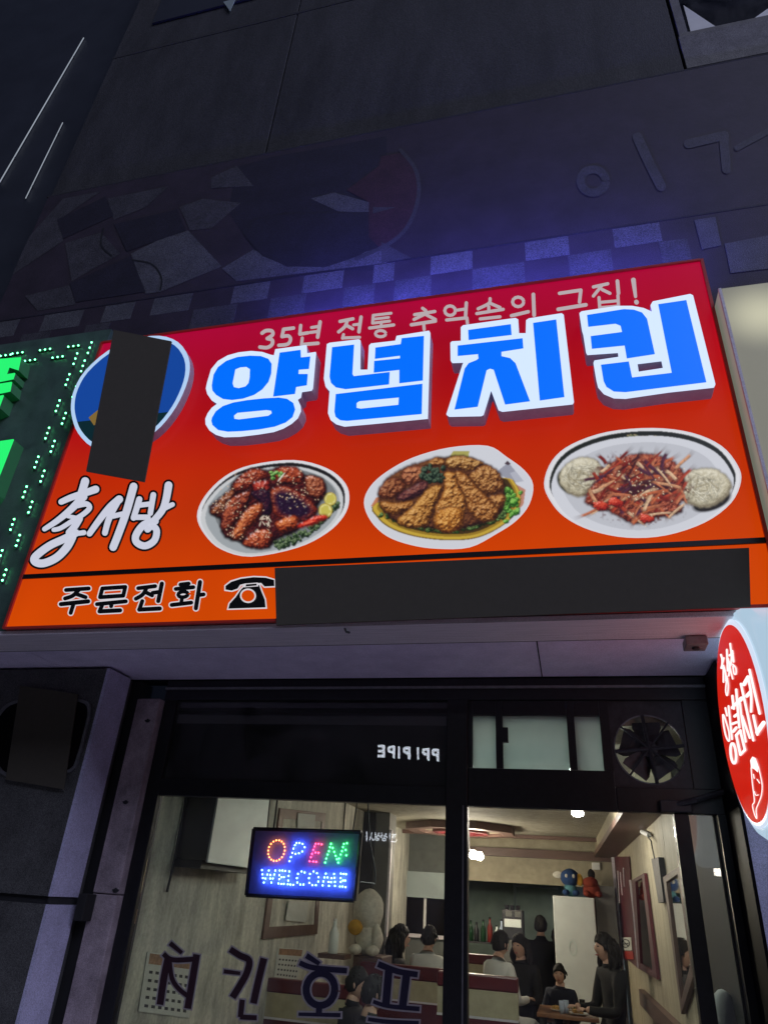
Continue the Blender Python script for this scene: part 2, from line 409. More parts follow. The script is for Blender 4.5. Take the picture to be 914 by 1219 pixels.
def sign_face_mat():
    ma = bpy.data.materials.new('sign_face'); ma.use_nodes = True
    N = ma.node_tree.nodes; L = ma.node_tree.links; b = N['Principled BSDF']
    geo = N.new('ShaderNodeNewGeometry'); sp = N.new('ShaderNodeSeparateXYZ'); L.new(geo.outputs['Position'], sp.inputs[0])
    mr = N.new('ShaderNodeMapRange'); mr.inputs['From Min'].default_value = 2.92; mr.inputs['From Max'].default_value = 5.16
    L.new(sp.outputs['Z'], mr.inputs['Value'])
    # a slight printed drift of hue towards magenta at the far right
    n = N.new('ShaderNodeTexNoise'); n.inputs['Scale'].default_value = .9; n.inputs['Detail'].default_value = 1
    L.new(geo.outputs['Position'], n.inputs['Vector'])
    ad = N.new('ShaderNodeMath'); ad.operation = 'MULTIPLY_ADD'; ad.inputs[1].default_value = .12; ad.inputs[2].default_value = -.06
    L.new(n.outputs[0], ad.inputs[0])
    sm = N.new('ShaderNodeMath'); sm.operation = 'ADD'; L.new(mr.outputs[0], sm.inputs[0]); L.new(ad.outputs[0], sm.inputs[1])
    r = N.new('ShaderNodeValToRGB'); cr = r.color_ramp
    stops = [(0.0, (232, 82, 2)), (.15, (224, 72, 4)), (.30, (208, 56, 8)), (.46, (202, 44, 10)), (.62, (190, 20, 22)), (.80, (178, 8, 36)), (1.0, (186, 6, 62))]
    cr.elements[0].position = 0; cr.elements[0].color = (*s2l(*stops[0][1]), 1)
    cr.elements[1].position = 1; cr.elements[1].color = (*s2l(*stops[-1][1]), 1)
    for p, c in stops[1:-1]:
        e = cr.elements.new(p); e.color = (*s2l(*c), 1)
    L.new(sm.outputs[0], r.inputs[0]); L.new(r.outputs[0], b.inputs['Emission Color'])
    # tubes behind the sheet: slightly uneven brightness
    n2 = N.new('ShaderNodeTexNoise'); n2.inputs['Scale'].default_value = 1.3; n2.inputs['Detail'].default_value = 2
    mp = N.new('ShaderNodeMapping'); mp.inputs['Scale'].default_value = (1, 1, .45); L.new(geo.outputs['Position'], mp.inputs[0]); L.new(mp.outputs[0], n2.inputs['Vector'])
    q = N.new('ShaderNodeMapRange'); q.inputs['To Min'].default_value = .58; q.inputs['To Max'].default_value = 1.02
    L.new(n2.outputs[0], q.inputs['Value']); L.new(q.outputs[0], b.inputs['Emission Strength'])
    b.inputs['Base Color'].default_value = (.06, .006, .003, 1); b.inputs['Roughness'].default_value = .3; b.inputs['Specular IOR Level'].default_value = .12
    M['sign_face'] = ma
sign_face_mat()

# ------------------------------------------------------------------ key planes (metres)
SIGN_Y = 0.0; SX0, SX1 = -3.125, 0.972; SZ0, SZ1 = 2.932, 5.146; DIV = 3.263
FRONT = 1.105            # shopfront plane
PIL = 0.756              # pillar fronts
WALL = 0.36              # upper wall
SOF = 2.93               # soffit height
HEAD = 2.195             # window head
FLOOR = 0.12; CEIL = 2.67

# ------------------------------------------------------------------ setting: street
struct(MB().box(-300, 300, -300, -4.6, -.3, 0).build('road', 'asphalt'))
struct(MB().box(-300, 300, -4.6, 60, -.3, .0).build('ground', 'paving'))
struct(MB().box(-40, 40, -4.75, -4.6, -.2, .006).build('kerb', 'paving'))

# ------------------------------------------------------------------ upper building
bld = new_empty('commercial_building', (-1.0, WALL, 0), 'dark upper storeys of the building, grey cladding panels above the chicken sign', 'building')
WX0, WX1 = -4.72, 4.6
BT = 1.70+1.672*(WALL+3.2)       # banner top
L2 = 1.70+2.40*(WALL+3.2)
JX = -.668*(WALL+3.2)
MB().box(WX0, WX1, WALL+.05, WALL+.4, SOF+.02, 16).build('core_wall', 'joint', bld)
xs = [WX0, JX, 1.30, 4.0, WX1+.6]
zs = [BT+.03, L2, L2+1.5, L2+3.0, L2+4.6]
for i in range(len(xs)-1):
    for k in range(len(zs)-1):
        x0, x1, z0, z1 = xs[i]+.009, min(xs[i+1]-.009, WX1), zs[k]+.009, zs[k+1]-.009
        if x1 <= x0: continue
        if k == 0 and x1 > 1.28 and x0 < 4:
            if x0 < 1.28: x1 = 1.28
            else: continue
        MB().box(x0, x1, WALL, WALL+.045, z0, z1).build('cladding_panel', 'cladding', bld, bevel=.004)
# window at the top right, with a draped pale curtain behind the pane
wx0, wx1, wz0, wz1 = 1.31, 3.2, BT+.06, BT+1.75
w = MB(); w.box(wx0, wx0+.07, WALL-.006, WALL+.05, wz0+.48, wz1).box(wx1-.07, wx1, WALL-.006, WALL+.05, wz0+.48, wz1).box(wx0+.07, wx1-.07, WALL-.006, WALL+.05, wz1-.07, wz1).box(wx0+.07, wx1-.07, WALL-.006, WALL+.05, wz0+.48, wz0+.53)
win = w.build('window', 'sill_stone', bld)
MB().box(wx0-.01, wx1+.02, WALL-.012, WALL+.048, wz0, wz0+.475).build('sill', 'sill_stone', win)
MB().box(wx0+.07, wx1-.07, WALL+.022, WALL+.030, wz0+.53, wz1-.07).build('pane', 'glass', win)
MB().box(wx0+.07, wx1-.07, WALL+.044, WALL+.048, wz0+.53, wz1-.07).build('dark_room', 'joint', win)
for l_ in (((813, 6), (823, 43), (858, 36)), ((884, 31), (922, 4), (930, 24))):
    MB().prism([[aty(p, WALL+.016) for p in l_]], (0, .005, 0)).build('curtain', 'white_paint', win)
# small window at the very top
q0, q1 = aty((262, 12), WALL), aty((282, -40), WALL)
cw = MB(); cw.box(q0.x-.9, q0.x+.8, WALL-.025, WALL-.003, q0.z+.05, q0.z+1.3).build('window', 'dark_glass_wall', bld)
MB().prism([[aty(p, WALL-.03) for p in ((266, 2), (281, -2), (274, 13))]], (0, .004, 0)).build('curtain', 'frost', bld)
# ledge line under the first row
MB().box(WX0, 1.2, WALL-.004, WALL-.001, L2-.02, L2+.02).build('ledge', 'joint', bld)

# ------------------------------------------------------------------ old banner of the upper floor
ban = new_empty('banner_sign', (-.5, WALL-.03, SZ1), 'old unlit upper banner with faded checker squares and a disc, above the red sign', 'banner')
BZ0 = 4.75
MB().box(WX0+.02, WX1, WALL-.03, WALL+.03, BZ0, BT).build('banner_sheet', 'banner_base', ban)
BY = WALL-.0325
def bpoly(name, ma, polys, y=BY):
    for i, p in enumerate(polys): MB().sheet([[aty(q, y-.00008*i) for q in p]]).build(name, ma, ban)
Z1 = lambda pts: T(0, 0, 1.987, pts); Z2 = lambda pts: T(454, 0, 1.987, pts)
bpoly('banner_dark_area', 'banner_dark', [Z1([(560, 395), (640, 372), (914, 322), (914, 640), (720, 640), (600, 590), (540, 500)]),  # darker printed area of the banner
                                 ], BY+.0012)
bpoly('wavy_square', 'banner_mid', [
    Z1([(70, 560), (150, 470), (240, 452), (140, 520), (150, 570), (30, 650)]), Z1([(255, 470), (400, 440), (345, 490), (270, 520)]),
    Z1([(500, 420), (560, 392), (600, 440), (500, 445)]), Z1([(425, 490), (480, 470), (570, 480), (500, 540), (450, 545)]),
    Z1([(155, 575), (240, 550), (285, 600), (170, 665)]), Z1([(60, 700), (165, 675), (180, 720), (90, 735)])])
bpoly('wavy_square', 'banner_light', [Z1([(310, 600), (370, 570), (445, 545), (525, 630), (380, 690), (345, 695)]),
    Z1([(525, 635), (600, 590), (680, 632), (914, 585), (914, 622), (560, 665)]), Z1([(735, 470), (790, 455), (914, 490), (880, 503), (800, 500)])], BY-.0005)
bpoly('wavy_square', 'banner_dark', [Z1([(135, 520), (250, 465), (270, 510), (150, 565)]), Z1([(165, 670), (310, 605), (345, 690), (180, 715)]), Z1([(270, 530), (420, 495), (440, 545), (300, 595)])], BY-.0008)
bpoly('disc', 'banner_dark', [Z1([(580, 560), (600, 520), (680, 505), (914, 500), (914, 560), (850, 605), (770, 632), (680, 630), (620, 605)])], BY-.0010)
bpoly('disc_red_area', 'banner_red', [Z2([(0, 370), (50, 360), (85, 410), (90, 470), (60, 545), (0, 590), (-30, 560), (-30, 480)]), Z1([(820, 450), (914, 380), (914, 500)])], BY-.0014)  # red printed areas on the disc
strokes('disc_arc', 'banner_mid', ban, (454, 0, 1.987), [([(45, 355), (80, 400), (88, 460), (65, 530), (20, 575), (-60, 612)], 9)], lambda p, y: aty(p, y), BY-.0020, -.0001)
bpoly('disc_wedge', 'banner_mid', [Z2([(-20, 490), (35, 490), (-20, 505)]), Z2([(0, 572), (70, 610), (0, 622)])], BY-.0018)
# lower checker band: each square its own piece
cb1 = aty((645, 285), BY).z; cb0 = aty((645, 308), BY).z
for x0p, x1p in ((-12, 30), (62, 105), (132, 165), (189, 232), (282, 323), (364, 410), (446, 470), (513, 562), (624, 676), (728, 785)):
    t_ = (x0p+x1p)/2; yy = 285+(645-t_)*.128
    xa, xb = aty((x0p, yy), BY).x, aty((x1p, yy), BY).x
    MB().box(xa, xb, BY+.0008, BY+.002, cb0+.003, cb1-.003).build('checker_square', 'banner_light', ban)
for x0p, x1p in ((30, 62), (105, 132), (232, 282), (323, 364), (410, 446), (470, 513), (562, 624), (676, 728), (785, 820)):
    t_ = (x0p+x1p)/2; yy = 315+(645-t_)*.128
    xa, xb = aty((x0p, yy), BY).x, aty((x1p, yy), BY).x
    MB().box(xa, xb, BY+.0008, BY+.002, BZ0+.02, cb0-.003).build('checker_square', 'banner_mid', ban)
for q_, ma_ in ((((826, 262), (851, 258), (858, 292), (835, 297)), 'banner_light'), (((862, 290), (925, 278), (930, 318), (869, 325)), 'banner_light')):
    MB().prism([[aty(p, BY-.002) for p in q_]], (0, .003, 0)).build('checker_square', ma_, ban)
struct_line = MB().box(WX0+.03, WX1-.02, BY-.0002, BY+.002, cb1+.004, cb1+.02).build('checker_border', 'banner_dark', ban)
MB().box(WX0, WX1, WALL-.031, WALL-.002, BT+.001, BT+.02).build('top_rail', 'joint', ban)
# faded letters on the banner
strokes('faded_letter', 'banner_mid', ban, (454, 0, 1.987), [(ring_pts(500, 428, 30, 28, 0, 16), 20, False)], lambda p, y: aty(p, y), BY-.0016, -.0001)
strokes('faded_letter', 'banner_mid', ban, (454, 0, 1.987), [([(605, 325), (630, 380), (660, 440)], 24)], lambda p, y: aty(p, y), BY-.0016, -.0001)
strokes('faded_letter', 'banner_mid', ban, (454, 0, 1.987), [([(725, 340), (810, 320)], 22, False), ([(808, 322), (815, 400)], 22)], lambda p, y: aty(p, y), BY-.0016, -.0001)
strokes('faded_letter', 'banner_mid', ban, (454, 0, 1.987), [([(840, 350), (914, 310)], 14, False)], lambda p, y: aty(p, y), BY-.0016, -.0001)
strokes('hanging_wire', 'wire', ban, (0, 0, 1.987), [([(245, 540), (240, 580), (265, 605)], 4)], lambda p, y: aty(p, y), BY-.0026, -.0001)
strokes('hanging_wire', 'wire', ban, (0, 0, 1.987), [([(315, 615), (360, 625), (382, 655), (380, 685)], 4)], lambda p, y: aty(p, y), BY-.0026, -.0001)

# ------------------------------------------------------------------ neighbour building upper left
nb = new_empty('neighbour_building', (-7.5, .6, 0), 'dark glazed neighbouring building at the upper left edge', 'building')
MB().box(-14, WX0-.06, .62, 6, 0, 18).build('wall', 'dark_glass_wall', nb)
for p0, p1, r in (((100, 45), (0, 217), .0060), ((75, 146), (31, 236), .0048)):  # glints on metal, drawn as thin glowing tubes
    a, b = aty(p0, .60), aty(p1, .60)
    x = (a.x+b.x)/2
    pz = new_empty('glint_strip', (x, .6, 0), 'longer thin metal strip, its white glint set to glow, on the dark upper left wall' if r > .005 else 'shorter thin metal strip, its white glint set to glow, on the dark upper left wall', 'metal strip')
    pm = MB(); pm.tube([b, a], r, 10); pm.build('tube', 'glint_glow', pz, smooth=True)
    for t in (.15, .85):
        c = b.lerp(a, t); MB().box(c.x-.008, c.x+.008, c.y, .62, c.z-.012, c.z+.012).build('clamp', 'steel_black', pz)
# ------------------------------------------------------------------ the big red sign
sg = new_empty('shop_sign', ((SX0+SX1)/2, SIGN_Y, SZ0), 'big glowing red and orange chicken shop sign with raised blue letters', 'shop sign')
MB().box(SX0, SX1, .012, WALL-.05, SZ0, SZ1).build('cabinet', 'dull_metal', sg)
FY = 0.0
for k_ in range(5):      # added glowing panels, hidden on the cabinet top, wash the wall above
    MB().box(-1.75+k_*.53, -1.75+k_*.53+.46, .015, .10, SZ1+.001, SZ1+.003).build('wash_panel', 'wall_wash_glow', sg)
MB().box(SX0+.012, SX1-.012, FY, .011, DIV+.016, SZ1-.012).build('face_sheet', 'sign_face', sg)
MB().box(SX0+.012, SX1-.012, FY, .011, SZ0+.012, DIV-.016).build('phone_strip_sheet', 'sign_face', sg)
MB().box(SX0, SX1, -.006, .011, DIV-.014, DIV+.014).build('divider_bar', 'print_black', sg)
fr = MB()
fr.box(SX0-.006, SX0+.011, -.012, .011, SZ0, SZ1).box(SX1-.011, SX1+.006, -.012, .011, SZ0, SZ1)
fr.box(SX0+.011, SX1-.011, -.012, .011, SZ1-.011, SZ1+.004).box(SX0+.011, SX1-.011, -.012, .011, SZ0-.004, SZ0+.011)
fr.build('edge_trim', 'red_gloss', sg)

LY = -.105     # letter faces
LETTERS = [
 ('양', (235, 400, 6.093),
  [[(70,340),(100,240),(150,180),(220,140),(300,118),(390,108),(470,115),(530,135),(555,140),(565,95),(790,65),(793,125),(858,115),(835,375),(825,390),(755,400),(748,440),(725,455),(745,500),(748,540),(725,590),(680,630),(620,665),(550,690),(440,708),(300,725),(190,728),(130,710),(85,680),(60,640),(58,600),(75,560),(105,520),(145,490),(100,460),(72,420),(62,380)]],
  [[[(105,360),(118,280),(150,225),(210,180),(290,152),(380,142),(460,145),(515,165),(538,200),(535,270),(515,330),(470,385),(410,425),(330,452),(250,462),(185,455),(135,425),(110,395)],
    [(275,240),(310,225),(355,222),(382,240),(380,300),(372,340),(350,365),(300,378),(265,370),(255,340),(265,290)]],
   [[(597,120),(748,100),(750,155),(818,148),(808,237),(735,242),(732,275),(800,275),(793,355),(715,368),(707,418),(550,437)]],
   [[(108,590),(135,545),(185,508),(260,482),(360,465),(480,452),(590,446),(650,455),(695,485),(708,530),(690,585),(640,625),(560,655),(450,675),(320,688),(220,692),(150,680),(110,645),(102,615)],
    [(265,575),(290,555),(500,535),(535,540),(540,560),(515,578),(300,605),(268,600)]]]),
 ('념', (380, 385, 6.093),
  [[(55,150),(75,140),(285,115),(297,120),(295,335),(350,335),(360,160),(375,145),(550,125),(560,90),(795,52),(803,65),(785,685),(400,722),(180,742),(120,725),(80,695),(63,650),(75,490),(45,455),(33,400)]],
  [[[(93,172),(252,153),(240,365),(250,382),(510,352),(505,440),(330,460),(190,475),(120,462),(85,430),(75,385)]],
   [[(407,175),(590,150),(597,107),(758,90),(750,412),(580,432),(580,335),(395,355),(398,272),(585,253),(585,232),(403,255)]],
   [[(120,512),(747,437),(742,655),(200,705),(150,700),(118,675),(110,640)],[(270,575),(290,562),(577,535),(573,590),(300,618),(270,612)]]]),
 ('치', (525, 370, 5.376),
  [[(125,105),(140,92),(475,45),(492,55),(497,143),(540,143),(542,60),(560,48),(770,15),(783,25),(848,580),(840,592),(390,640),(365,630),(318,505),(270,660),(255,668),(50,672),(33,660),(135,345),(145,325),(70,328),(60,315),(58,205),(68,195),(125,192)]],
  [[[(172,122),(445,85),(450,152),(175,185)]],
   [[(105,222),(520,175),(525,238),(385,260),(385,290),(440,302),(475,335),(567,577),(408,598),(335,375),(312,368),(290,378),(233,612),(85,630),(150,370),(175,335),(225,315),(238,305),(235,275),(105,287)]],
   [[(587,77),(735,55),(787,550),(630,572)]]]),
 ('킨', (685, 340, 5.078),
  [[(22,165),(35,155),(250,122),(340,122),(410,135),(462,158),(452,115),(465,95),(690,50),(708,58),(843,595),(835,610),(560,640),(300,678),(230,675),(170,650),(135,610),(125,570),(107,465),(112,452),(258,430),(255,400),(70,413),(62,400),(45,290),(38,270)],
   [(372,468),(518,450),(528,497),(380,520)]],
  [[[(68,177),(290,142),(350,145),(400,162),(430,200),(477,412),(308,438),(295,360),(97,380),(90,305),(280,280),(270,240),(240,228),(75,247)]],
   [[(152,478),(320,458),(340,555),(580,527),(498,112),(667,87),(788,582),(300,642),(230,638),(185,610),(168,575)]]]),
]
for syl, reg, outer, blues in LETTERS:
    proj = lambda l, y: [aty(p, y) for p in T(*reg, l)]
    mb = MB(); mb.prism([proj(l, LY) for l in outer], (0, .010, 0))
    root = mb.build('channel_letter', 'letter_white', sg)
    mb = MB(); mb.prism([[Vector((v.x, LY+.0105, v.z)) for v in proj(l, LY)] for l in outer], (0, -LY-.012, 0))
    lr = mb.build('letter_return', ['letter_return', 'letter_top_glow'], root)
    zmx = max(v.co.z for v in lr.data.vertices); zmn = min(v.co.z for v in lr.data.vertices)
    for p in lr.data.polygons: p.material_index = 1 if p.normal.z > .6 and p.center.z > zmx-.35*(zmx-zmn) else 0     # glow added to the upper faces to brighten the wall
    for b in blues:
        mb = MB(); mb.prism([proj(l, LY-.004) for l in b], (0, .0035, 0)); mb.build('blue_stroke', 'letter_blue', root)

# slogan, one part per word
R5, R6 = (295, 340, 4.811), (480, 320, 3.152)
SLOG = [
 (R5, [([(82,272),(105,258),(138,260),(142,282),(112,303)],21),([(112,303),(140,312),(138,338),(110,355),(70,352)],21)]),
 (R5, [([(262,243),(205,250)],20),([(205,250),(196,292)],20),([(196,292),(232,288),(245,308),(228,335),(178,342)],20)]),
 (R5, [([(303,228),(298,278)],19),([(298,278),(345,270)],19),([(414,208),(400,295)],21),([(365,240),(408,233)],17),([(358,268),(404,262)],17),([(312,300),(308,335)],18),([(308,338),(402,330)],20)]),
 (R5, [([(528,205),(602,190)],19),([(570,200),(555,235),(520,265)],19),([(560,225),(600,247)],19),([(648,180),(636,265)],20),([(605,225),(640,220)],16),([(548,280),(542,302)],17),([(542,300),(640,296)],17)]),
 (R5, [([(718,170),(820,158)],16),([(722,192),(806,182)],15),([(718,170),(714,215)],17),([(714,215),(812,203)],16),([(765,208),(762,235)],16),([(697,243),(835,225)],18),(ring_pts(760,275,30,18,0,12),17,False)]),
 (R6, [([(72,148),(84,157)],12),([(42,172),(118,160)],12),([(80,170),(40,190)],12,),([(85,172),(120,190)],12),([(30,210),(120,196)],13),([(76,205),(78,228)],12)]),
 (R6, [(ring_pts(175,157,20,18,0,12),12,False),([(236,128),(233,180)],13),([(202,155),(230,151)],11),([(162,192),(236,184)],12),([(238,184),(240,205)],12)]),
 (R6, [([(325,112),(320,130),(280,150)],12),([(322,128),(362,145)],12),([(320,142),(320,160)],12),([(275,168),(374,152)],12),([(288,188),(362,180)],12)]),
 (R6, [(ring_pts(430,124,21,18,0,12),12,False),([(405,176),(468,161)],13),([(487,96),(490,174)],14)]),
 (R6, [([(585,92),(665,80)],13),([(665,80),(660,125)],13),([(580,152),(684,135)],14)]),
 (R6, [([(712,68),(766,56)],12),([(742,65),(712,102)],12),([(745,78),(774,92)],12),([(802,46),(806,92)],14),([(733,108),(736,148)],12),([(804,100),(806,140)],12),([(735,126),(802,120)],11),([(735,146),(802,140)],11)]),
 (R6, [([(862,42),(870,104)],(18,12)),([(873,124),(874,126)],17)]),
]
for reg, items in SLOG:
    strokes('slogan_letter', 'slogan', sg, reg, items, lambda p, y: aty(p, y), FY-.002, -.0003)

# brush-written name at the lower left: black outline under white strokes
R7 = (30, 560, 4.811)
NAME = [
 [([(345,62),(332,105),(318,145)],(44,40)),([(208,180),(262,156),(335,132),(405,108)],(30,40)),([(335,150),(265,222),(185,288),(112,336)],(44,24)),([(300,200),(352,192),(370,215),(335,250),(270,290),(205,330),(165,340)],(30,22)),([(245,262),(290,270)],20),([(310,275),(285,320),(252,356)],(42,34)),([(250,368),(338,356)],(24,26)),
  ([(292,358),(225,392),(140,432),(62,492),(58,522),(105,532),(180,500),(240,440),(272,380)],(40,44))],
 [([(540,165),(485,212),(425,285),(370,362)],(42,30)),([(535,170),(500,235),(475,295),(458,358)],(36,30)),([(505,262),(575,245)],26),([(622,92),(580,240),(535,365),(505,440)],(42,40))],
 [([(655,165),(640,215),(622,272)],(32,30)),([(735,140),(718,245)],(30,28)),([(650,200),(715,192)],26),([(622,268),(705,268)],28),([(822,85),(808,165),(785,230),(735,290)],(42,34)),([(785,222),(845,195)],(30,24)),
  ([(745,290),(680,312),(636,370),(640,412),(688,432),(740,402),(754,345),(728,318),(702,338)],(40,34))],
]
for items in NAME:
    o = strokes('name_outline', 'print_black', sg, R7, items, lambda p, y: aty(p, y), FY-.0018, -.00015, grow=27)
    strokes('name_stroke', 'name_white', o, R7, items, lambda p, y: aty(p, y), FY-.0045, -.00025, grow=3)

# order-by-phone lettering and telephone
R8 = (60, 680, 3.264)
PH = [
 [([(62,73),(150,67)],12,False),([(112,72),(88,95),(58,106)],12),([(100,88),(138,101)],12,False),([(42,128),(148,117)],13,False),([(92,124),(80,162)],12,False)],
 [([(203,67),(292,61),(284,95),(194,101),(203,67)],12,False),([(182,128),(294,117)],12,False),([(240,122),(237,136)],12,False),([(202,132),(192,156)],12,False),([(192,156),(272,152)],13,False)],
 [([(342,66),(408,58)],12,False),([(376,62),(360,90),(333,107)],12),([(368,80),(396,94)],12,False),([(434,48),(420,116)],13,False),([(398,84),(426,80)],12,False),([(358,116),(346,150)],12,False),([(346,149),(426,145)],13,False)],
 [([(506,52),(538,48)],12,False),([(488,69),(556,62)],12,False),(ring_pts(516,90,19,11,-.1,12),11,False),([(512,104),(509,124)],11,False),([(472,131),(548,122)],12,False),([(582,42),(566,144)],13,False),([(574,93),(596,90)],12,False)],
]
for items in PH:
    o = strokes('phone_letter_outline', 'phone_white', sg, R8, items, lambda p, y: aty(p, y), FY-.0018, -.00015, grow=13)
    strokes('phone_letter', 'print_black', o, R8, items, lambda p, y: aty(p, y), FY-.004, -.0002, grow=4)
def flat(name, ma, parent, reg, loops, y, th=.002):
    return MB().prism([[aty(p, y) for p in T(*reg, l)] for l in loops], (0, th, 0)).build(name, ma, parent)
hs = [(676,76),(676,55),(700,36),(740,24),(790,18),(838,20),(872,30),(874,62),(830,64),(816,50),(762,52),(742,56),(730,72),(705,80)]
bs = [(738,66),(752,52),(815,48),(824,74),(838,108),(842,145),(686,150),(692,124),(716,98)]
hs2 = [(681,71),(681,57),(703,41),(741,29),(790,23),(837,25),(869,34),(870,57),(832,59),(819,45),(758,47),(737,52),(727,67),(704,75)]
bs2 = [(742,70),(756,57),(811,53),(819,76),(833,110),(836,140),(692,145),(697,126),(720,101)]
tp = flat('telephone_outline', 'phone_white', sg, R8, [hs], FY-.0025)
flat('telephone_base_outline', 'phone_white', tp, R8, [bs], FY-.0026)
flat('telephone_base', 'print_black', tp, R8, [bs2], FY-.0045)
flat('telephone_handset', 'print_black', tp, R8, [hs2], FY-.0055)
flat('cradle', 'phone_white', tp, R8, [[(752,62),(755,48),(806,44),(808,58)]], FY-.0070)
flat('cradle_fill', 'print_black', tp, R8, [[(759,59),(761,51),(801,48),(802,55)]], FY-.0085)
flat('dial_ring', 'phone_white', tp, R8, [ring_pts(768,95,31,28,0,24)[:-1]], FY-.0075)
flat('dial', 'sign_face', tp, R8, [ring_pts(768,95,25,22,0,24)[:-1]], FY-.0095)

# round emblem box
R3 = (0, 380, 2.948)
em = smooth_closed([(250,300),(262,245),(300,180),(380,110),(470,70),(560,58),(625,80),(660,130),(663,190),(640,260),(600,330),(540,395),(450,445),(380,455),(320,445),(275,400),(255,350)], 3)
cx = sum(p[0] for p in em)/len(em); cy = sum(p[1] for p in em)/len(em)
emi = [(cx+(x-cx)*.935, cy+(y-cy)*.935) for x, y in em]
EY = -.07
emb = flat('emblem', 'emblem_rim', sg, R3, [em], EY, .008)
MB().prism([[Vector((v.x, EY+.0085, v.z)) for v in [aty(p, EY) for p in T(*R3, em)]]], (0, -EY-.010, 0)).build('emblem_return', 'letter_return', emb)
flat('emblem_print', 'emblem_blue', emb, R3, [emi], EY-.003, .0028)
low = [p for p in emi if p[1] > 352-(p[0]-270)*.10]
low = sorted(low, key=lambda p: math.atan2(p[1]-cy-40, p[0]-cx))
flat('emblem_ground', 'emblem_dark', emb, R3, [low], EY-.005, .0018)
flat('emblem_detail', 'emblem_tan', emb, R3, [[(312,345),(345,318),(350,360),(330,372)]], EY-.007, .0018)
# redaction blocks built as charcoal panels over the emblem and the phone number
MB().prism([[aty(p, -.092) for p in T(*R3, [(400,37),(602,77),(507,570),(303,533)])]], (0, .010, 0)).build('redaction_block', 'charcoal', sg)['label'] = 'charcoal redaction block slanting across the round emblem'
MB().prism([[aty(p, -.018) for p in ((327,676),(891,652),(893,722),(329,744))]], (0, .010, 0)).build('redaction_block', 'charcoal', sg)['label'] = 'long charcoal redaction block over the phone number'

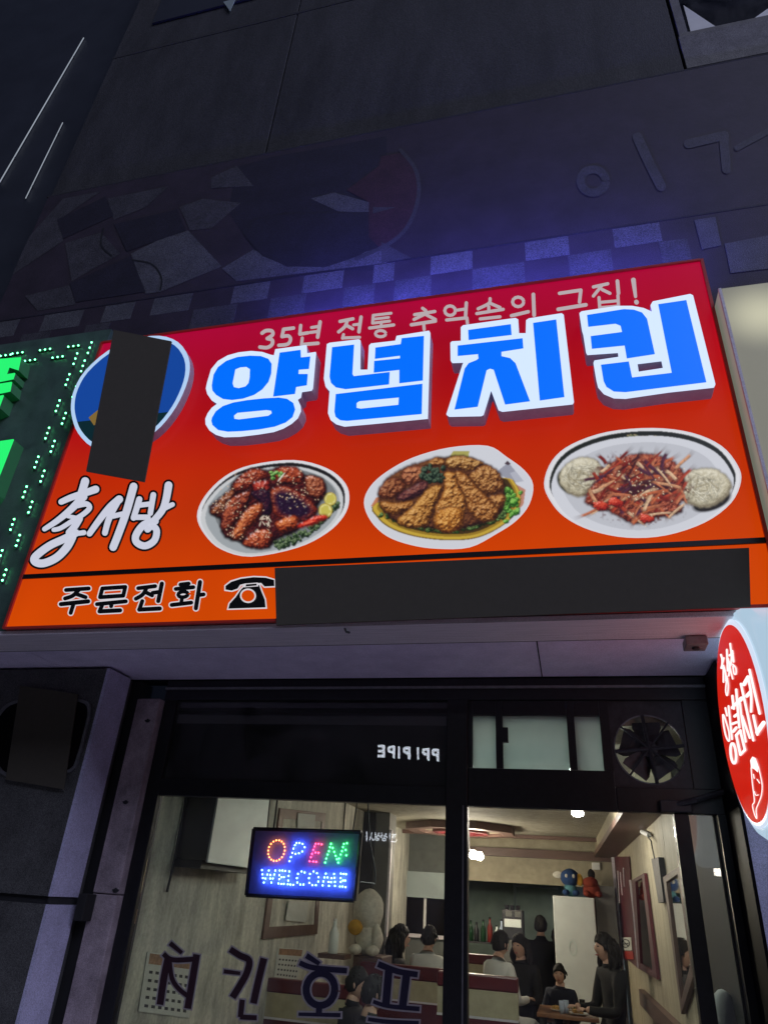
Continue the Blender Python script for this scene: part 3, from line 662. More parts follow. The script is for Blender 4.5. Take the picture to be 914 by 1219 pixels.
# ------------------------------------------------------------------ painted food prints (flat, on the sign)
def vnoise(h, w, cell, seed):
    r = np.random.RandomState(seed); gh, gw = int(h/cell)+3, int(w/cell)+3; g = r.rand(gh, gw)
    yy = np.arange(h)/cell; xx = np.arange(w)/cell; y0 = yy.astype(int); x0 = xx.astype(int)
    fy = (yy-y0)[:, None]; fx = (xx-x0)[None]; fy = fy*fy*(3-2*fy); fx = fx*fx*(3-2*fx)
    a = g[y0][:, x0]; b = g[y0][:, x0+1]; c = g[y0+1][:, x0]; d = g[y0+1][:, x0+1]
    return a*(1-fx)*(1-fy)+b*fx*(1-fy)+c*(1-fx)*fy+d*fx*fy
class Paint:
    def __init__(s, x0, y0, x1, y1, st):
        s.x0, s.y0, s.st = x0, y0, st; s.w = int((x1-x0)/st)+1; s.h = int((y1-y0)/st)+1
        s.X, s.Y = np.meshgrid(x0+np.arange(s.w)*st, y0+np.arange(s.h)*st)
        s.c = np.zeros((s.h, s.w, 3)); s.seed = 0
        s.n1 = vnoise(s.h, s.w, 3/st, 1); s.n2 = vnoise(s.h, s.w, 1.4/st, 2); s.n3 = vnoise(s.h, s.w, 8/st, 3)
    def fill(s, col): s.c[:] = col
    def over(s, a, col): s.c += (np.array(col) if np.ndim(col) == 1 else col)*a[..., None]-s.c*a[..., None]
    def loc(s, cx, cy, rx, ry, rot):
        c, q = math.cos(rot), math.sin(rot); dx, dy = s.X-cx, s.Y-cy
        return (dx*c+dy*q)/rx, (-dx*q+dy*c)/ry
    def ell(s, cx, cy, rx, ry, rot, col, soft=.08, wob=0.):
        u, v = s.loc(cx, cy, rx, ry, rot); d = np.hypot(u, v)+wob*(s.n1-.5)
        s.over(np.clip((1-d)/soft+.5, 0, 1), col)
    def poly(s, pts, col, a=1.):
        ins = np.zeros(s.X.shape, bool); n = len(pts)
        for i in range(n):
            (xa, ya), (xb, yb) = pts[i], pts[(i+1) % n]
            k = ((ya > s.Y) != (yb > s.Y)) & (s.X < (xb-xa)*(s.Y-ya)/((yb-ya) or 1e-9)+xa); ins ^= k
        s.over(ins*a, col)
    def lump(s, cx, cy, rx, ry, rot, dark, mid, light, rough=.5, gloss=0., seed=0):
        n = vnoise(s.h, s.w, 2.6/s.st, seed+10); n2 = vnoise(s.h, s.w, 1.1/s.st, seed+50)
        u, v = s.loc(cx, cy, rx, ry, rot); d = np.hypot(u, v)+.45*(n-.5)
        h = np.sqrt(np.clip(1-d*d, 0, 1))*min(rx, ry)+rough*(n*2.2+n2*1.2)
        gy, gx = np.gradient(h, s.st); nz = 1/np.sqrt(1+gx*gx+gy*gy)
        sh = np.clip((-gx*-.35+-gy*-.62)*-1*nz+.62*nz, 0, 1.3)
        sh = np.clip((.40*gx+.62*gy)*nz+.62*nz, 0, 1.3)
        t = np.clip(sh+.35*(n2-.5), 0, 1)[..., None]
        col = np.where(t < .5, np.array(dark)*(1-2*t)+np.array(mid)*2*t, np.array(mid)*(2-2*t)+np.array(light)*(2*t-1))
        if gloss: col = col+gloss*np.clip((sh-.82)*5, 0, 1)[..., None]*np.clip((n2-.5)*5, 0, 1)[..., None]
        a = np.clip((1-d)/.14, 0, 1)
        edge = np.clip((1.12-d)/.14, 0, 1)*.55; s.over(edge*(1-a), np.array(dark)*.4)
        s.over(a, np.clip(col, 0, 1))
    def blur(s, m_, r):
        r = max(1, int(r/s.st)); k = np.ones(2*r+1)/(2*r+1)
        for _ in range(2):
            m_ = np.apply_along_axis(lambda v: np.convolve(v, k, 'same'), 0, m_); m_ = np.apply_along_axis(lambda v: np.convolve(v, k, 'same'), 1, m_)
        return m_
    def mask(s, pts):
        ins = np.zeros(s.X.shape, bool); n = len(pts); jx = (s.n1-.5)*2.4; jy = (s.n2-.5)*2.4; X, Y = s.X+jx, s.Y+jy
        for i in range(n):
            (xa, ya), (xb, yb) = pts[i], pts[(i+1) % n]
            ins ^= ((ya > Y) != (yb > Y)) & (X < (xb-xa)*(Y-ya)/((yb-ya) or 1e-9)+xa)
        return ins.astype(float)
    def piece(s, pts, dark, mid, light, bump=1.0, gloss=0., core=None, seed=0):
        m_ = s.mask(smooth_closed(pts, 4)); h = s.blur(m_, 2.2)*5+s.blur(m_, 5)*9
        n = vnoise(s.h, s.w, 2.2/s.st, seed+200); n2 = vnoise(s.h, s.w, 1.0/s.st, seed+300); n4 = vnoise(s.h, s.w, 4.5/s.st, seed+400)
        h = h+bump*(n*1.7+n2*.8+n4*2.2); gy, gx = np.gradient(h, s.st); nz = 1/np.sqrt(1+gx*gx+gy*gy)
        sh = np.clip((.34*gx+.60*gy)*nz*.9+.50*nz+.12, 0, 1.2); edge = np.clip(s.blur(m_, 2.0)*2-1, 0, 1)
        t = np.clip(sh*(.16+.84*edge)+.34*(n2-.5)+.16*(n4-.5), 0, 1)[..., None]
        D, Mi, Li = (np.array(v) for v in (dark, mid, light))
        col = np.where(t < .5, D*(1-2*t)+Mi*2*t, Mi*(2-2*t)+Li*(2*t-1))
        if core is not None:
            c_ = np.clip(s.blur(m_, 6)*2.6-1.5, 0, 1)[..., None]; col = col*(1-c_)+np.array(core)*(.6+.8*t)*c_
        if gloss: col = col+gloss*(np.clip((sh-.80)*5, 0, 1)*np.clip((n-.55)*6, 0, 1))[..., None]
        s.over(np.clip(s.blur(m_, 1.6)*1.5, 0, 1)*.6*(1-m_), D*.3); s.over(s.blur(m_, .6), np.clip(col, 0, 1))
    def strip(s, x, y, l, w_, rot, col, seed=0):
        u, v = s.loc(x, y, l, w_, rot); v = v+.5*np.sin(u*2+seed)
        d = np.maximum(np.abs(u), np.abs(v)); a = np.clip((1-d)/.25, 0, 1)
        k = (.72+.45*np.clip(-v, -1, 1)*.6+.4*(s.n2-.5))[..., None]
        s.over(np.clip((1.5-d)/.6, 0, 1)*.35*(1-a), np.array(col)*.15); s.over(a, np.clip(np.array(col)*k*1.15, 0, 1))
    def build(s, name, outline, y, parent):
        for q_ in range(3): s.c[..., q_] = .45*s.c[..., q_]+.55*s.blur(s.c[..., q_], .7)
        """keeps the grid cells inside the outline; flat sheet on the plane y"""
        ins = np.zeros(s.X.shape, bool); n = len(outline)
        for i in range(n):
            (xa, ya), (xb, yb) = outline[i], outline[(i+1) % n]
            ins ^= ((ya > s.Y) != (yb > s.Y)) & (s.X < (xb-xa)*(s.Y-ya)/((yb-ya) or 1e-9)+xa)
        cell = ins[:-1, :-1] & ins[1:, :-1] & ins[:-1, 1:] & ins[1:, 1:]
        used = np.zeros(s.X.shape, bool); used[:-1, :-1] |= cell; used[1:, :-1] |= cell; used[:-1, 1:] |= cell; used[1:, 1:] |= cell
        idx = -np.ones(s.X.shape, int); idx[used] = np.arange(used.sum())
        d = np.stack([s.X[used]-457.0, s.Y[used]-609.5, np.full(used.sum(), FPX)], 1) @ np.array(RW).T
        P = np.array(CAM)+d*((y-CAM.y)/d[:, 1])[:, None]; P -= np.array(base_of(parent))
        I, J = np.nonzero(cell)
        F = np.stack([idx[I, J], idx[I+1, J], idx[I+1, J+1], idx[I, J+1]], 1)
        me = bpy.data.meshes.new(name); me.from_pydata(P.tolist(), [], F.tolist())
        ca = me.color_attributes.new('Col', 'FLOAT_COLOR', 'POINT')
        col = np.concatenate([s.c[used], np.ones((used.sum(), 1))], 1).astype(np.float32); ca.data.foreach_set('color', col.ravel())
        me.materials.append(M['food_print']); o = bpy.data.objects.new(name, me); COL.objects.link(o); o.parent = parent; return o
printmat('food_print', .95)
L_ = lambda *c: np.array(s2l(*c))
R6z, R7z = (220, 520, 2.539), (560, 490, 2.582)
ov1 = T(*R6z, [(37,240),(60,180),(120,120),(200,85),(330,70),(430,95),(485,140),(497,190),(480,240),(430,290),(340,335),(200,362),(110,340),(60,295)])
ov2 = T(*R6z, [(541,200),(560,150),(610,105),(690,62),(800,32),(914,27)])+T(*R7z, [(112,140),(165,180),(192,225),(180,285),(140,335),(80,375)])+T(*R6z, [(860,334),(760,338),(680,326),(610,300),(562,255)])
ov3 = T(*R7z, [(225,220),(250,150),(310,100),(420,62),(560,50),(680,65),(770,105),(820,165),(830,215),(800,280),(720,340),(600,380),(480,387),(370,365),(290,325),(245,275)])
def shrink(l, k, dx=0, dy=0):
    x = sum(p[0] for p in l)/len(l); y = sum(p[1] for p in l)/len(l); return [(x+(a-x)*k+dx, y+(b-y)*k+dy) for a, b in l]
WHT = L_(222, 222, 226)
def flat_oval(o_): return MB().prism([[aty(p, FY-.0018) for p in o_]], (0, .0015, 0)).build('dish_border', 'phone_white', sg)
def q6(x, y): return T(*R6z, [(x, y)])[0]
def q7(x, y): return T(*R7z, [(x, y)])[0]
rr = random.Random(5)
# sauced chicken
QA = (230, 545, 4.811); QB = (428, 526, 4.311)
o = smooth_closed(ov1, 4); P1 = Paint(228, 543, 420, 668, .6); P1.fill(WHT)
P1.poly(shrink(o, .945), L_(26, 24, 26)); P1.poly(shrink(o, .935, -1.5, 3.5), L_(200, 202, 204)); P1.poly(shrink(o, .88, -1, 3.2), L_(158, 164, 168))
P1.poly(shrink(o, .80, 3, 0), L_(120, 124, 126))
TA = lambda l: T(*QA, l); TB = lambda l: T(*QB, l)
for i in range(120):
    t = rr.random(); x, y = TA([(470+t*360, 500-t*60-t*t*190+rr.uniform(-22, 26))])[0]
    P1.lump(x, y, rr.uniform(2, 4), rr.uniform(1.5, 3), rr.uniform(0, 3), L_(12, 26, 12), L_(40, 66, 34), L_(130, 150, 110), .7, 0, i)
for x, y, r in ((785, 235, 36), (757, 302, 40)):
    a, b = TA([(x, y)])[0]; r /= 4.811; P1.ell(a, b, r, r*1.05, 0, L_(180, 160, 60)); P1.ell(a, b, r*.84, r*.88, 0, L_(228, 220, 150)); P1.ell(a, b, r*.72, r*.76, 0, L_(196, 184, 84), .3, .5)
D0, M0, H0 = L_(20, 4, 6), L_(98, 26, 16), L_(196, 92, 56)
P1.piece(TA([(90,310),(110,260),(200,190),(240,120),(340,60),(430,70),(500,45),(590,60),(640,100),(720,115),(760,160),(750,230),(720,260),(700,330),(620,400),(560,440),(480,470),(430,520),(310,515),(260,480),(200,470),(160,420),(150,350)]), L_(16, 4, 8), L_(52, 12, 18), L_(110, 36, 30), .8, .2)
for k, (pl, dk, md, lt, gl, co_) in enumerate((
  ([(480,60),(590,52),(642,110),(600,155),(480,140)], D0, L_(120, 36, 18), H0, .5, None),
  ([(640,105),(730,110),(762,165),(745,235),(660,215)], D0, L_(112, 44, 26), L_(210, 130, 90), .6, None),
  ([(250,120),(340,60),(425,80),(405,140),(300,190),(220,205)], D0, M0, H0, .6, None),
  ([(95,305),(190,190),(245,180),(232,260),(180,340),(120,335)], D0, L_(74, 24, 16), L_(170, 100, 60), .5, None),
  ([(345,140),(440,130),(430,200),(360,210)], D0, L_(130, 26, 18), L_(214, 90, 70), .6, None),
  ([(200,240),(340,185),(310,280),(235,390),(170,425),(158,370)], D0, L_(92, 26, 18), L_(190, 96, 62), .7, None),
  ([(440,190),(520,158),(640,218),(712,290),(695,335),(605,375),(480,335),(438,250)], L_(36, 6, 8), L_(128, 40, 22), L_(214, 118, 76), .6, L_(34, 12, 40)),
  ([(330,200),(430,180),(450,260),(440,330),(360,330),(390,270)], L_(14, 4, 16), L_(36, 12, 36), L_(80, 30, 40), .2, None),
  ([(215,450),(290,312),(360,258),(402,268),(392,322),(322,405),(262,475)], L_(40, 8, 4), L_(152, 62, 30), L_(228, 140, 84), .6, None),
  ([(285,485),(350,420),(410,405),(452,432),(442,492),(400,522),(310,512)], L_(36, 6, 4), L_(136, 46, 24), L_(222, 120, 74), .7, None),
  ([(468,372),(560,328),(604,350),(592,402),(500,425)], L_(44, 8, 4), L_(160, 60, 26), L_(230, 140, 80), .6, None),
  ([(598,385),(680,342),(750,322),(766,346),(700,378),(620,402)], L_(96, 10, 6), L_(204, 46, 28), L_(244, 120, 90), .5, None))):
    P1.piece(TA(pl), dk, md, lt, 1.0, gl, co_, k*7)
for i in range(170):
    cx0_, cy0_, sg_ = rr.choice(((260, 300, 60), (180, 260, 50), (640, 170, 60), (560, 100, 50), (300, 130, 60), (230, 430, 40), (400, 440, 40), (600, 240, 60)))
    x, y = TA([(rr.gauss(cx0_, sg_), rr.gauss(cy0_, sg_*.6))])[0]; P1.ell(x, y, rr.uniform(.7, 1.3), .45, rr.uniform(0, 3), L_(226, 190, 158))
a, b = TA([(475, 95)])[0]
for i in range(12): P1.lump(a+rr.uniform(-6, 7), b+rr.uniform(-4, 5), 3, 2, rr.uniform(0, 3), L_(20, 60, 14), L_(84, 150, 60), L_(170, 214, 130), .5, 0, i+70)
for i in range(12): x, y = TA([(410+rr.uniform(-35, 35), 362+rr.uniform(-22, 22))])[0]; P1.ell(x, y, 3.2, .55, rr.uniform(0, 3), L_(216, 200, 180))
x, y = TA([(505, 110)])[0]; P1.ell(x, y, 7, .8, -.9, L_(225, 220, 205))
flat_oval(o); P1.build('dish_print', shrink(o, .985), FY-.0025, sg)['label'] = 'oval print of dark red sauced chicken on a white plate'
# fried chicken
o = smooth_closed(ov2, 4); P2 = Paint(428, 524, 640, 658, .6); P2.fill(L_(206, 208, 216))
P2.poly(TB([(470,62),(480,46),(562,46),(560,80),(450,90)]), L_(168, 162, 88))
P2.poly(TB([(700,155),(762,106),(842,202),(790,210)]), L_(150, 152, 166)); P2.poly(TB([(742,112),(758,96),(775,112),(762,120)]), L_(70, 52, 62)); P2.poly(TB([(770,160),(800,150),(842,202),(800,208)]), L_(176, 178, 190))
P2.poly(TB([(58,330),(85,285),(115,280),(75,335)]), L_(190, 120, 84)); P2.poly(TB([(60,335),(75,335),(90,385)]), L_(30, 20, 20))
P2.poly(TB([(780,205),(850,245),(840,320),(815,350),(800,240)]), L_(186, 130, 110))
yl = smooth_closed(TB([(85,315),(92,390),(170,450),(300,490),(460,506),(600,494),(720,440),(800,370),(828,290),(800,215),(735,185),(400,200)]), 4)
P2.poly(yl, L_(120, 94, 22)); P2.poly(shrink(yl, .985, 0, -1), L_(196, 164, 58)); P2.poly(shrink(yl, .94, 0, -2.5), L_(150, 118, 36)); P2.poly(shrink(yl, .90, 0, -4), L_(64, 46, 18))
for i in range(110):
    t = rr.random(); x, y = TB([(105+t*640, 375+85*math.sin(t*2.9)+rr.uniform(-16, 12)-t*20)])[0]
    P2.lump(x, y, rr.uniform(2.5, 4.5), rr.uniform(2, 3.2), rr.uniform(0, 3), L_(12, 30, 8), L_(52, 84, 34), L_(140, 172, 100), .8, 0, i)
for i in range(36):
    x, y = TB([(rr.gauss(768, 26), rr.gauss(310, 34))])[0]; P2.lump(x, y, rr.uniform(3, 5), rr.uniform(2.4, 3.8), rr.uniform(0, 3), L_(24, 60, 14), L_(70, 140, 44), L_(150, 206, 100), .8, 0, i)
DF, MF, LF = L_(50, 22, 8), L_(140, 82, 34), L_(214, 160, 96)
P2.piece(TB([(95,270),(140,190),(230,130),(345,95),(500,70),(640,110),(735,200),(745,300),(700,390),(520,450),(300,440),(200,420),(110,340)]), L_(30, 14, 12), L_(84, 44, 26), L_(130, 80, 44), 1)
for k, (pl, dk, md, lt) in enumerate((
  ([(345,108),(390,78),(440,95),(432,122),(350,128)], DF, MF, LF),
  ([(440,92),(500,68),(590,85),(642,112),(560,152),(520,142),(450,132)], DF, L_(150, 98, 44), L_(222, 178, 112)),
  ([(556,172),(640,115),(700,140),(738,200),(722,252),(650,278),(600,232)], DF, L_(132, 78, 34), LF),
  ([(212,165),(250,128),(332,124),(358,152),(330,192),(252,224),(220,195)], L_(50, 18, 14), L_(142, 76, 48), L_(206, 140, 96)),
  ([(88,272),(130,200),(190,184),(238,222),(210,272),(150,292)], L_(44, 16, 10), L_(112, 54, 30), L_(180, 118, 76)),
  ([(180,300),(250,235),(335,200),(345,245),(280,292)], L_(30, 12, 18), L_(84, 40, 44), L_(140, 84, 70)),
  ([(108,302),(200,312),(272,300),(262,342),(180,372),(118,352)], DF, L_(150, 90, 34), LF),
  ([(660,282),(742,268),(748,312),(700,352)], DF, MF, LF),
  ([(486,150),(540,158),(602,230),(664,290),(712,342),(702,392),(640,412),(568,372),(528,272),(498,212)], DF, L_(142, 82, 30), LF),
  ([(198,392),(280,320),(350,240),(416,218),(412,272),(372,362),(342,432),(260,442),(204,428)], DF, L_(158, 98, 36), L_(224, 172, 98)),
  ([(378,402),(390,330),(430,250),(434,160),(490,158),(502,222),(542,292),(532,402),(510,452),(440,468),(388,442)], DF, L_(164, 100, 38), L_(228, 176, 104)),
  ([(395,360),(450,335),(525,345),(530,400),(505,448),(440,462),(392,435)], L_(70, 28, 8), L_(176, 108, 36), L_(232, 176, 96)))):
    P2.piece(TB(pl), dk, md, lt, 1.75, .12, None, k*5)
for i in range(40):
    x, y = TB([(rr.gauss(385, 28), rr.gauss(165, 26))])[0]; P2.lump(x, y, rr.uniform(2.5, 4), rr.uniform(2, 3), rr.uniform(0, 3), L_(8, 18, 12), L_(34, 52, 38), L_(86, 106, 84), .8, 0, i+40)
flat_oval(o); P2.build('dish_print', shrink(o, .985), FY-.0025, sg)['label'] = 'oval print of golden fried chicken on lettuce'
# spicy mixed strips with two noodle nests
o = smooth_closed(ov3, 4); P3 = Paint(642, 505, 886, 645, .6); P3.fill(WHT)
P3.poly(shrink(o, .945), L_(30, 34, 28))
for i in range(40):
    t = rr.random(); x, y = q7(480+t*300, 78+t*t*70+rr.uniform(-5, 5)); P3.lump(x, y, 3.5, 2, .4, L_(10, 30, 14), L_(60, 92, 44), L_(170, 150, 120), .5, 0, i)
P3.poly(shrink(o, .925, 0, 4.5), L_(206, 208, 216)); P3.poly(shrink(o, .80, 0, 4), L_(188, 190, 198))
a, b = q7(740, 275); P3.ell(a, b, 24, 11, -.35, L_(28, 24, 20), .2)
a, b = q7(300, 215); P3.ell(a, b, 16, 12, .9, L_(40, 44, 30), .2)
for nest, sd_ in (([(272,215),(285,170),(330,142),(380,145),(405,175),(408,215),(380,235),(340,262),(300,250)], 1), ([(632,235),(655,195),(700,175),(760,180),(795,210),(800,240),(770,275),(720,295),(670,285),(640,262)], 2)):
    P3.piece([q7(*p) for p in nest], L_(128, 118, 96), L_(190, 182, 156), L_(226, 220, 200), .35, 0, None, sd_*9)
    cxn = sum(p[0] for p in nest)/len(nest); cyn = sum(p[1] for p in nest)/len(nest)
    for i in range(46):
        t = rr.uniform(0, 6.28); k = rr.uniform(.15, .78); x, y = q7(cxn+72*k*math.cos(t), cyn+48*k*math.sin(t))
        P3.strip(x, y, rr.uniform(6, 13), rr.uniform(.6, 1.1), t+1.57+rr.uniform(-.35, .35), rr.choice((L_(222, 216, 194), L_(178, 168, 140), L_(208, 200, 174))), i)
a, b = q7(515, 240); P3.ell(a, b, 52, 34, .1, L_(84, 20, 14), .3, .6)
P3.piece([q7(*p) for p in ((350,265),(400,190),(460,140),(540,128),(620,150),(660,200),(640,270),(650,310),(560,330),(500,345),(430,310),(370,290))], L_(50, 14, 10), L_(132, 52, 34), L_(196, 112, 80), 1.4, .3, None, 3)
for i in range(150):
    gx, gy = rr.gauss(0, 1), rr.gauss(0, 1)
    x, y = q7(515+max(-1.9, min(1.9, gx))*72, 236+max(-1.9, min(2.0, gy))*46)
    P3.strip(x, y, rr.uniform(7, 19), rr.uniform(1.1, 2.6), rr.choice((-.6, .5, 1.0, -.25, 2.2))+rr.uniform(-.3, .3), rr.choice((L_(172, 64, 40), L_(196, 116, 80), L_(126, 34, 24), L_(214, 156, 116), L_(150, 50, 32), L_(70, 22, 30), L_(222, 184, 148), L_(84, 40, 60), L_(190, 98, 60))), i)
for i in range(60):
    x, y = q7(rr.gauss(520, 60), rr.gauss(235, 42)); P3.ell(x, y, rr.uniform(.6, 1.2), .5, rr.uniform(0, 3), L_(236, 214, 180))
for x, y in ((400, 290), (445, 280), (540, 330)):
    a, b = q7(x, y); P3.lump(a, b, 10, 6, .2, L_(70, 8, 6), L_(170, 36, 22), L_(226, 90, 60), .6, .5, x)
flat_oval(o); P3.build('dish_print', shrink(o, .985), FY-.0025, sg)['label'] = 'oval print of spicy red strips with two noodle nests'
# ------------------------------------------------------------------ green sign of the left neighbour
gs = new_empty('green_sign', (-4.2, .05, SZ0), 'dark neighbouring sign with green letters and rows of green lights, left of the red sign', 'shop sign')
GY = .06; gx1 = SX0-.02
gtop = aty((60, 402), GY).z
MB().box(-6.5, gx1, GY, WALL-.05, SZ0+.0, gtop).build('panel', 'green_panel', gs)
R9 = (0, 390, 3.692)
mods = [((82,115),1),((203,100),1),((327,85),1),((137,147),1),((258,133),1),((30,125),1)] + [(c, 0) for c in ((399,92),(336,140),(369,172),(302,232),(332,285),(259,347),(286,402),(213,467),(237,525),(166,594),(192,656),(115,725),(139,792),(60,868),(85,938),(8,1005),(25,1090))]
for (cx_, cy_), hz in mods:
    off = [(-22, 3), (0, 0), (22, -3)] if hz else [(8, -23), (0, 0), (-8, 23)]
    pp = [aty(p, GY-.006) for p in T(*R9, [(cx_+a, cy_+b) for a, b in off])]
    st = MB(); st.tube([pp[0]+(pp[0]-pp[1])*.4, pp[2]+(pp[2]-pp[1])*.4], .008, 6); so = st.build('light_module', 'module', gs)
    for p in pp:
        MB().ell(p+Vector((0, -.010, 0)), (.0066, .005, .0066), 8, 5).build('led', 'green_led', so, smooth=True)
GL = -.05
for loops in ([[(-60,142),(92,130),(80,185),(40,172),(28,205),(66,199),(58,224),(-60,248)]], [[(-60,256),(52,238),(44,278),(-60,300)]], [[(-60,312),(16,296),(-4,350),(-60,372)]], [[(-90,512),(60,490),(-30,720),(-90,800)]]):
    lp = [[aty(p, GL) for p in T(*R9, l)] for l in loops]
    g1 = MB().prism(lp, (0, .008, 0)).build('green_letter', 'green_face', gs)
    MB().prism([[Vector((v.x, GL+.0085, v.z)) for v in l] for l in lp], (0, GY-GL-.010, 0)).build('letter_return', 'green_return', g1)

# ------------------------------------------------------------------ beige lightbox of the right neighbour
bg = new_empty('beige_sign', (2.4, -.1, SZ0), 'blank beige lightbox sign to the right of the red sign', 'shop sign')
bp = aty((855, 344), -.10); bx0 = bp.x; bz1 = bp.z
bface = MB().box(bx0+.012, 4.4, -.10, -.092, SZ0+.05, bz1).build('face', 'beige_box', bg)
MB().box(bx0, 4.4, -.0915, WALL-.05, SZ0+.05, bz1).build('cabinet', 'beige_return', bg)
MB().box(bx0-.003, bx0+.0115, -.106, -.0916, SZ0+.05, bz1).build('edge_trim', 'soffit_trim', bg)
lp = aty((907, 374), -.10)
def hotspot_sheet(name, src, pos):
    # hot spot painted into the sheet's emission, fading with distance from one point
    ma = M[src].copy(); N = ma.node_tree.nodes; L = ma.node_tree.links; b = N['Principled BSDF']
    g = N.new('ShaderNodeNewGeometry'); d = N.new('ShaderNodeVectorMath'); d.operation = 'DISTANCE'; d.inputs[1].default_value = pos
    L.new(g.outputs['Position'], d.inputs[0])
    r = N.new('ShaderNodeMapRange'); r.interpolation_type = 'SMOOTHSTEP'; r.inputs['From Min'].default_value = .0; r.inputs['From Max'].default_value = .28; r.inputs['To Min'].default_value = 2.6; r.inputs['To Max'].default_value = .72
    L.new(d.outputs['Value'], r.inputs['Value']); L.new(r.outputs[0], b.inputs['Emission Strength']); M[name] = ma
hotspot_sheet('beige_hot_spot', 'beige_box', (lp.x, -.10, lp.z))
bface.data.materials[0] = M['beige_hot_spot']

# ------------------------------------------------------------------ soffit under the sign
so = new_empty('soffit', (-1.2, .5, SOF), 'purple-grey panelled soffit between the red sign and the shopfront', 'soffit')
xs_ = [-5.5, -2.95, aty((640, 780), .75).x-.55, 1.75, 4.4]
jx = atz((640, 775), SOF).x
xs_ = [-5.5, -3.3, jx, 4.4]
for i in range(3):
    MB().box(xs_[i]+.004, xs_[i+1]-.004, .385, FRONT-.02, SOF+.012, SOF+.03).build('soffit_panel', 'soffit', so)
MB().box(-5.5, 4.4, .015, .19, SOF-.03, SOF-.005).build('trim_board', 'soffit_trim', so)
MB().box(-5.5, 4.4, .194, .305, SOF-.028, SOF-.006).build('trim_board', 'soffit_trim', so)
MB().box(-5.5, 4.4, .306, .384, SOF-.004, SOF+.012).build('shadow_gap', 'joint', so)
MB().box(-5.5, 4.4, .32, FRONT+.2, SOF+.031, SOF+.06).build('backing', 'joint', so)
bk = atz((832, 750), SOF-.04)
bkt = new_empty('bracket', (bk.x, .2, SOF-.1), 'small rusty metal bracket under the sign edge, near the round sign', 'bracket')
MB().box(bk.x-.05, bk.x+.05, .26, .37, SOF-.075, SOF-.032).build('plate', 'dull_metal', bkt, bevel=.004)
MB().lathe((bk.x, .31, SOF-.085), [(.018, 0), (.018, .012)], 6).build('bolt', 'steel_black', bkt)
MB().tube([(bk.x+.02, .3, SOF-.07), (bk.x+.02, .40, SOF-.03), (bk.x+.02, .5, SOF+.01)], .012, 6).build('strap', 'dull_metal', bkt)
hk = atz((410, 750), SOF-.04)
MB().tube([(hk.x, hk.y, SOF-.03), (hk.x+.01, hk.y, SOF-.05), (hk.x+.03, hk.y, SOF-.055)], .006, 6).build('hook', 'dull_metal', so)

# ------------------------------------------------------------------ left pillars
px_ = -.7397*(PIL+3.2)
lpil = new_empty('stone_pillar', (px_-.9, PIL, 0), 'dark stone pillar at the lower left with a pale side face', 'pillar')
jz = aty((60, 1072), PIL).z
for z0, z1 in ((0, jz-.02), (jz+.02, SOF-.005)):
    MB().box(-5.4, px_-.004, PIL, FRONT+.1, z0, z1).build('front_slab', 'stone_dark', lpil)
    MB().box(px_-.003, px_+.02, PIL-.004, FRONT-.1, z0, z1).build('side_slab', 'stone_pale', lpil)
MB().box(-5.4, px_-.005, PIL+.02, FRONT+.1, jz-.019, jz+.019).build('joint_strip', 'joint', lpil)
MB().box(px_-.003, px_+.012, PIL+.002, FRONT-.1, jz-.019, jz+.019).build('joint_strip', 'joint', lpil)
bx0_ = aty((168, 815), FRONT-.06).x; bx1_ = aty((193, 822), FRONT-.06).x
bp_ = new_empty('narrow_pillar', ((bx0_+bx1_)/2, FRONT-.06, 0), 'narrow worn brown stone strip beside the black shop frame', 'pillar')
for z0, z1 in ((0, 1.62), (1.625, 2.80)):
    MB().box(bx0_, bx1_, FRONT-.06, FRONT+.08, z0, z1).build('stone_slab', 'stone_brown', bp_, bevel=.006)
for p in ((176, 858), (138, 1060), (150, 955)):
    q = aty(p, FRONT-.06); MB().ell((q.x, FRONT-.062, q.z), (.022, .006, .012), 8, 5, .4).build('chip', 'joint', bp_)
MB().box(px_+.0, bx0_-.004, FRONT-.04, FRONT+.1, 0, SOF-.01).build('gap_filler', 'rubber', bp_)
c1 = aty((98, 1080), FRONT-.14)
MB().box(c1.x-.03, c1.x+.03, FRONT-.16, FRONT-.062, c1.z-.07, c1.z+.07).build('door_stop', 'rubber', bp_, bevel=.005)
# oval plaque on the pillar with a redaction block built over it
R10 = (0, 740, 2.545)
pq = new_empty('wall_plaque', aty((55, 930), PIL), 'dark rounded plaque under a charcoal redaction block on the left pillar', 'plaque')
ovl = smooth_closed([(-30,330),(0,270),(45,240),(150,232),(250,236),(275,262),(262,330),(240,410),(215,455),(120,470),(20,470),(-20,420)], 3)
MB().prism([[aty(p, PIL-.014) for p in T(*R10, ovl)]], (0, .012, 0)).build('rim', 'dull_metal', pq)
cx_ = sum(p[0] for p in ovl)/len(ovl); cy_ = sum(p[1] for p in ovl)/len(ovl)
MB().prism([[aty(p, PIL-.018) for p in T(*R10, [(cx_+(x-cx_)*.93, cy_+(y-cy_)*.93) for x, y in ovl])]], (0, .0035, 0)).build('dark_face', 'gloss_black', pq)
MB().prism([[aty(p, PIL-.028) for p in T(*R10, [(62,194),(236,220),(193,508),(18,478)])]], (0, .008, 0)).build('redaction_block', 'charcoal', pq)

# ------------------------------------------------------------------ right pillar
rp = new_empty('black_pillar', (1.6, PIL, 0), 'glossy black pillar with grey front at the right edge', 'pillar')
MB().box(.800, .815, PIL, FRONT+.1, 0, SOF-.005).build('side_slab', 'gloss_black', rp)
MB().box(.8155, 4.4, PIL-.003, FRONT+.1, 0, SOF-.005).build('front_slab', 'stone_pale', rp)

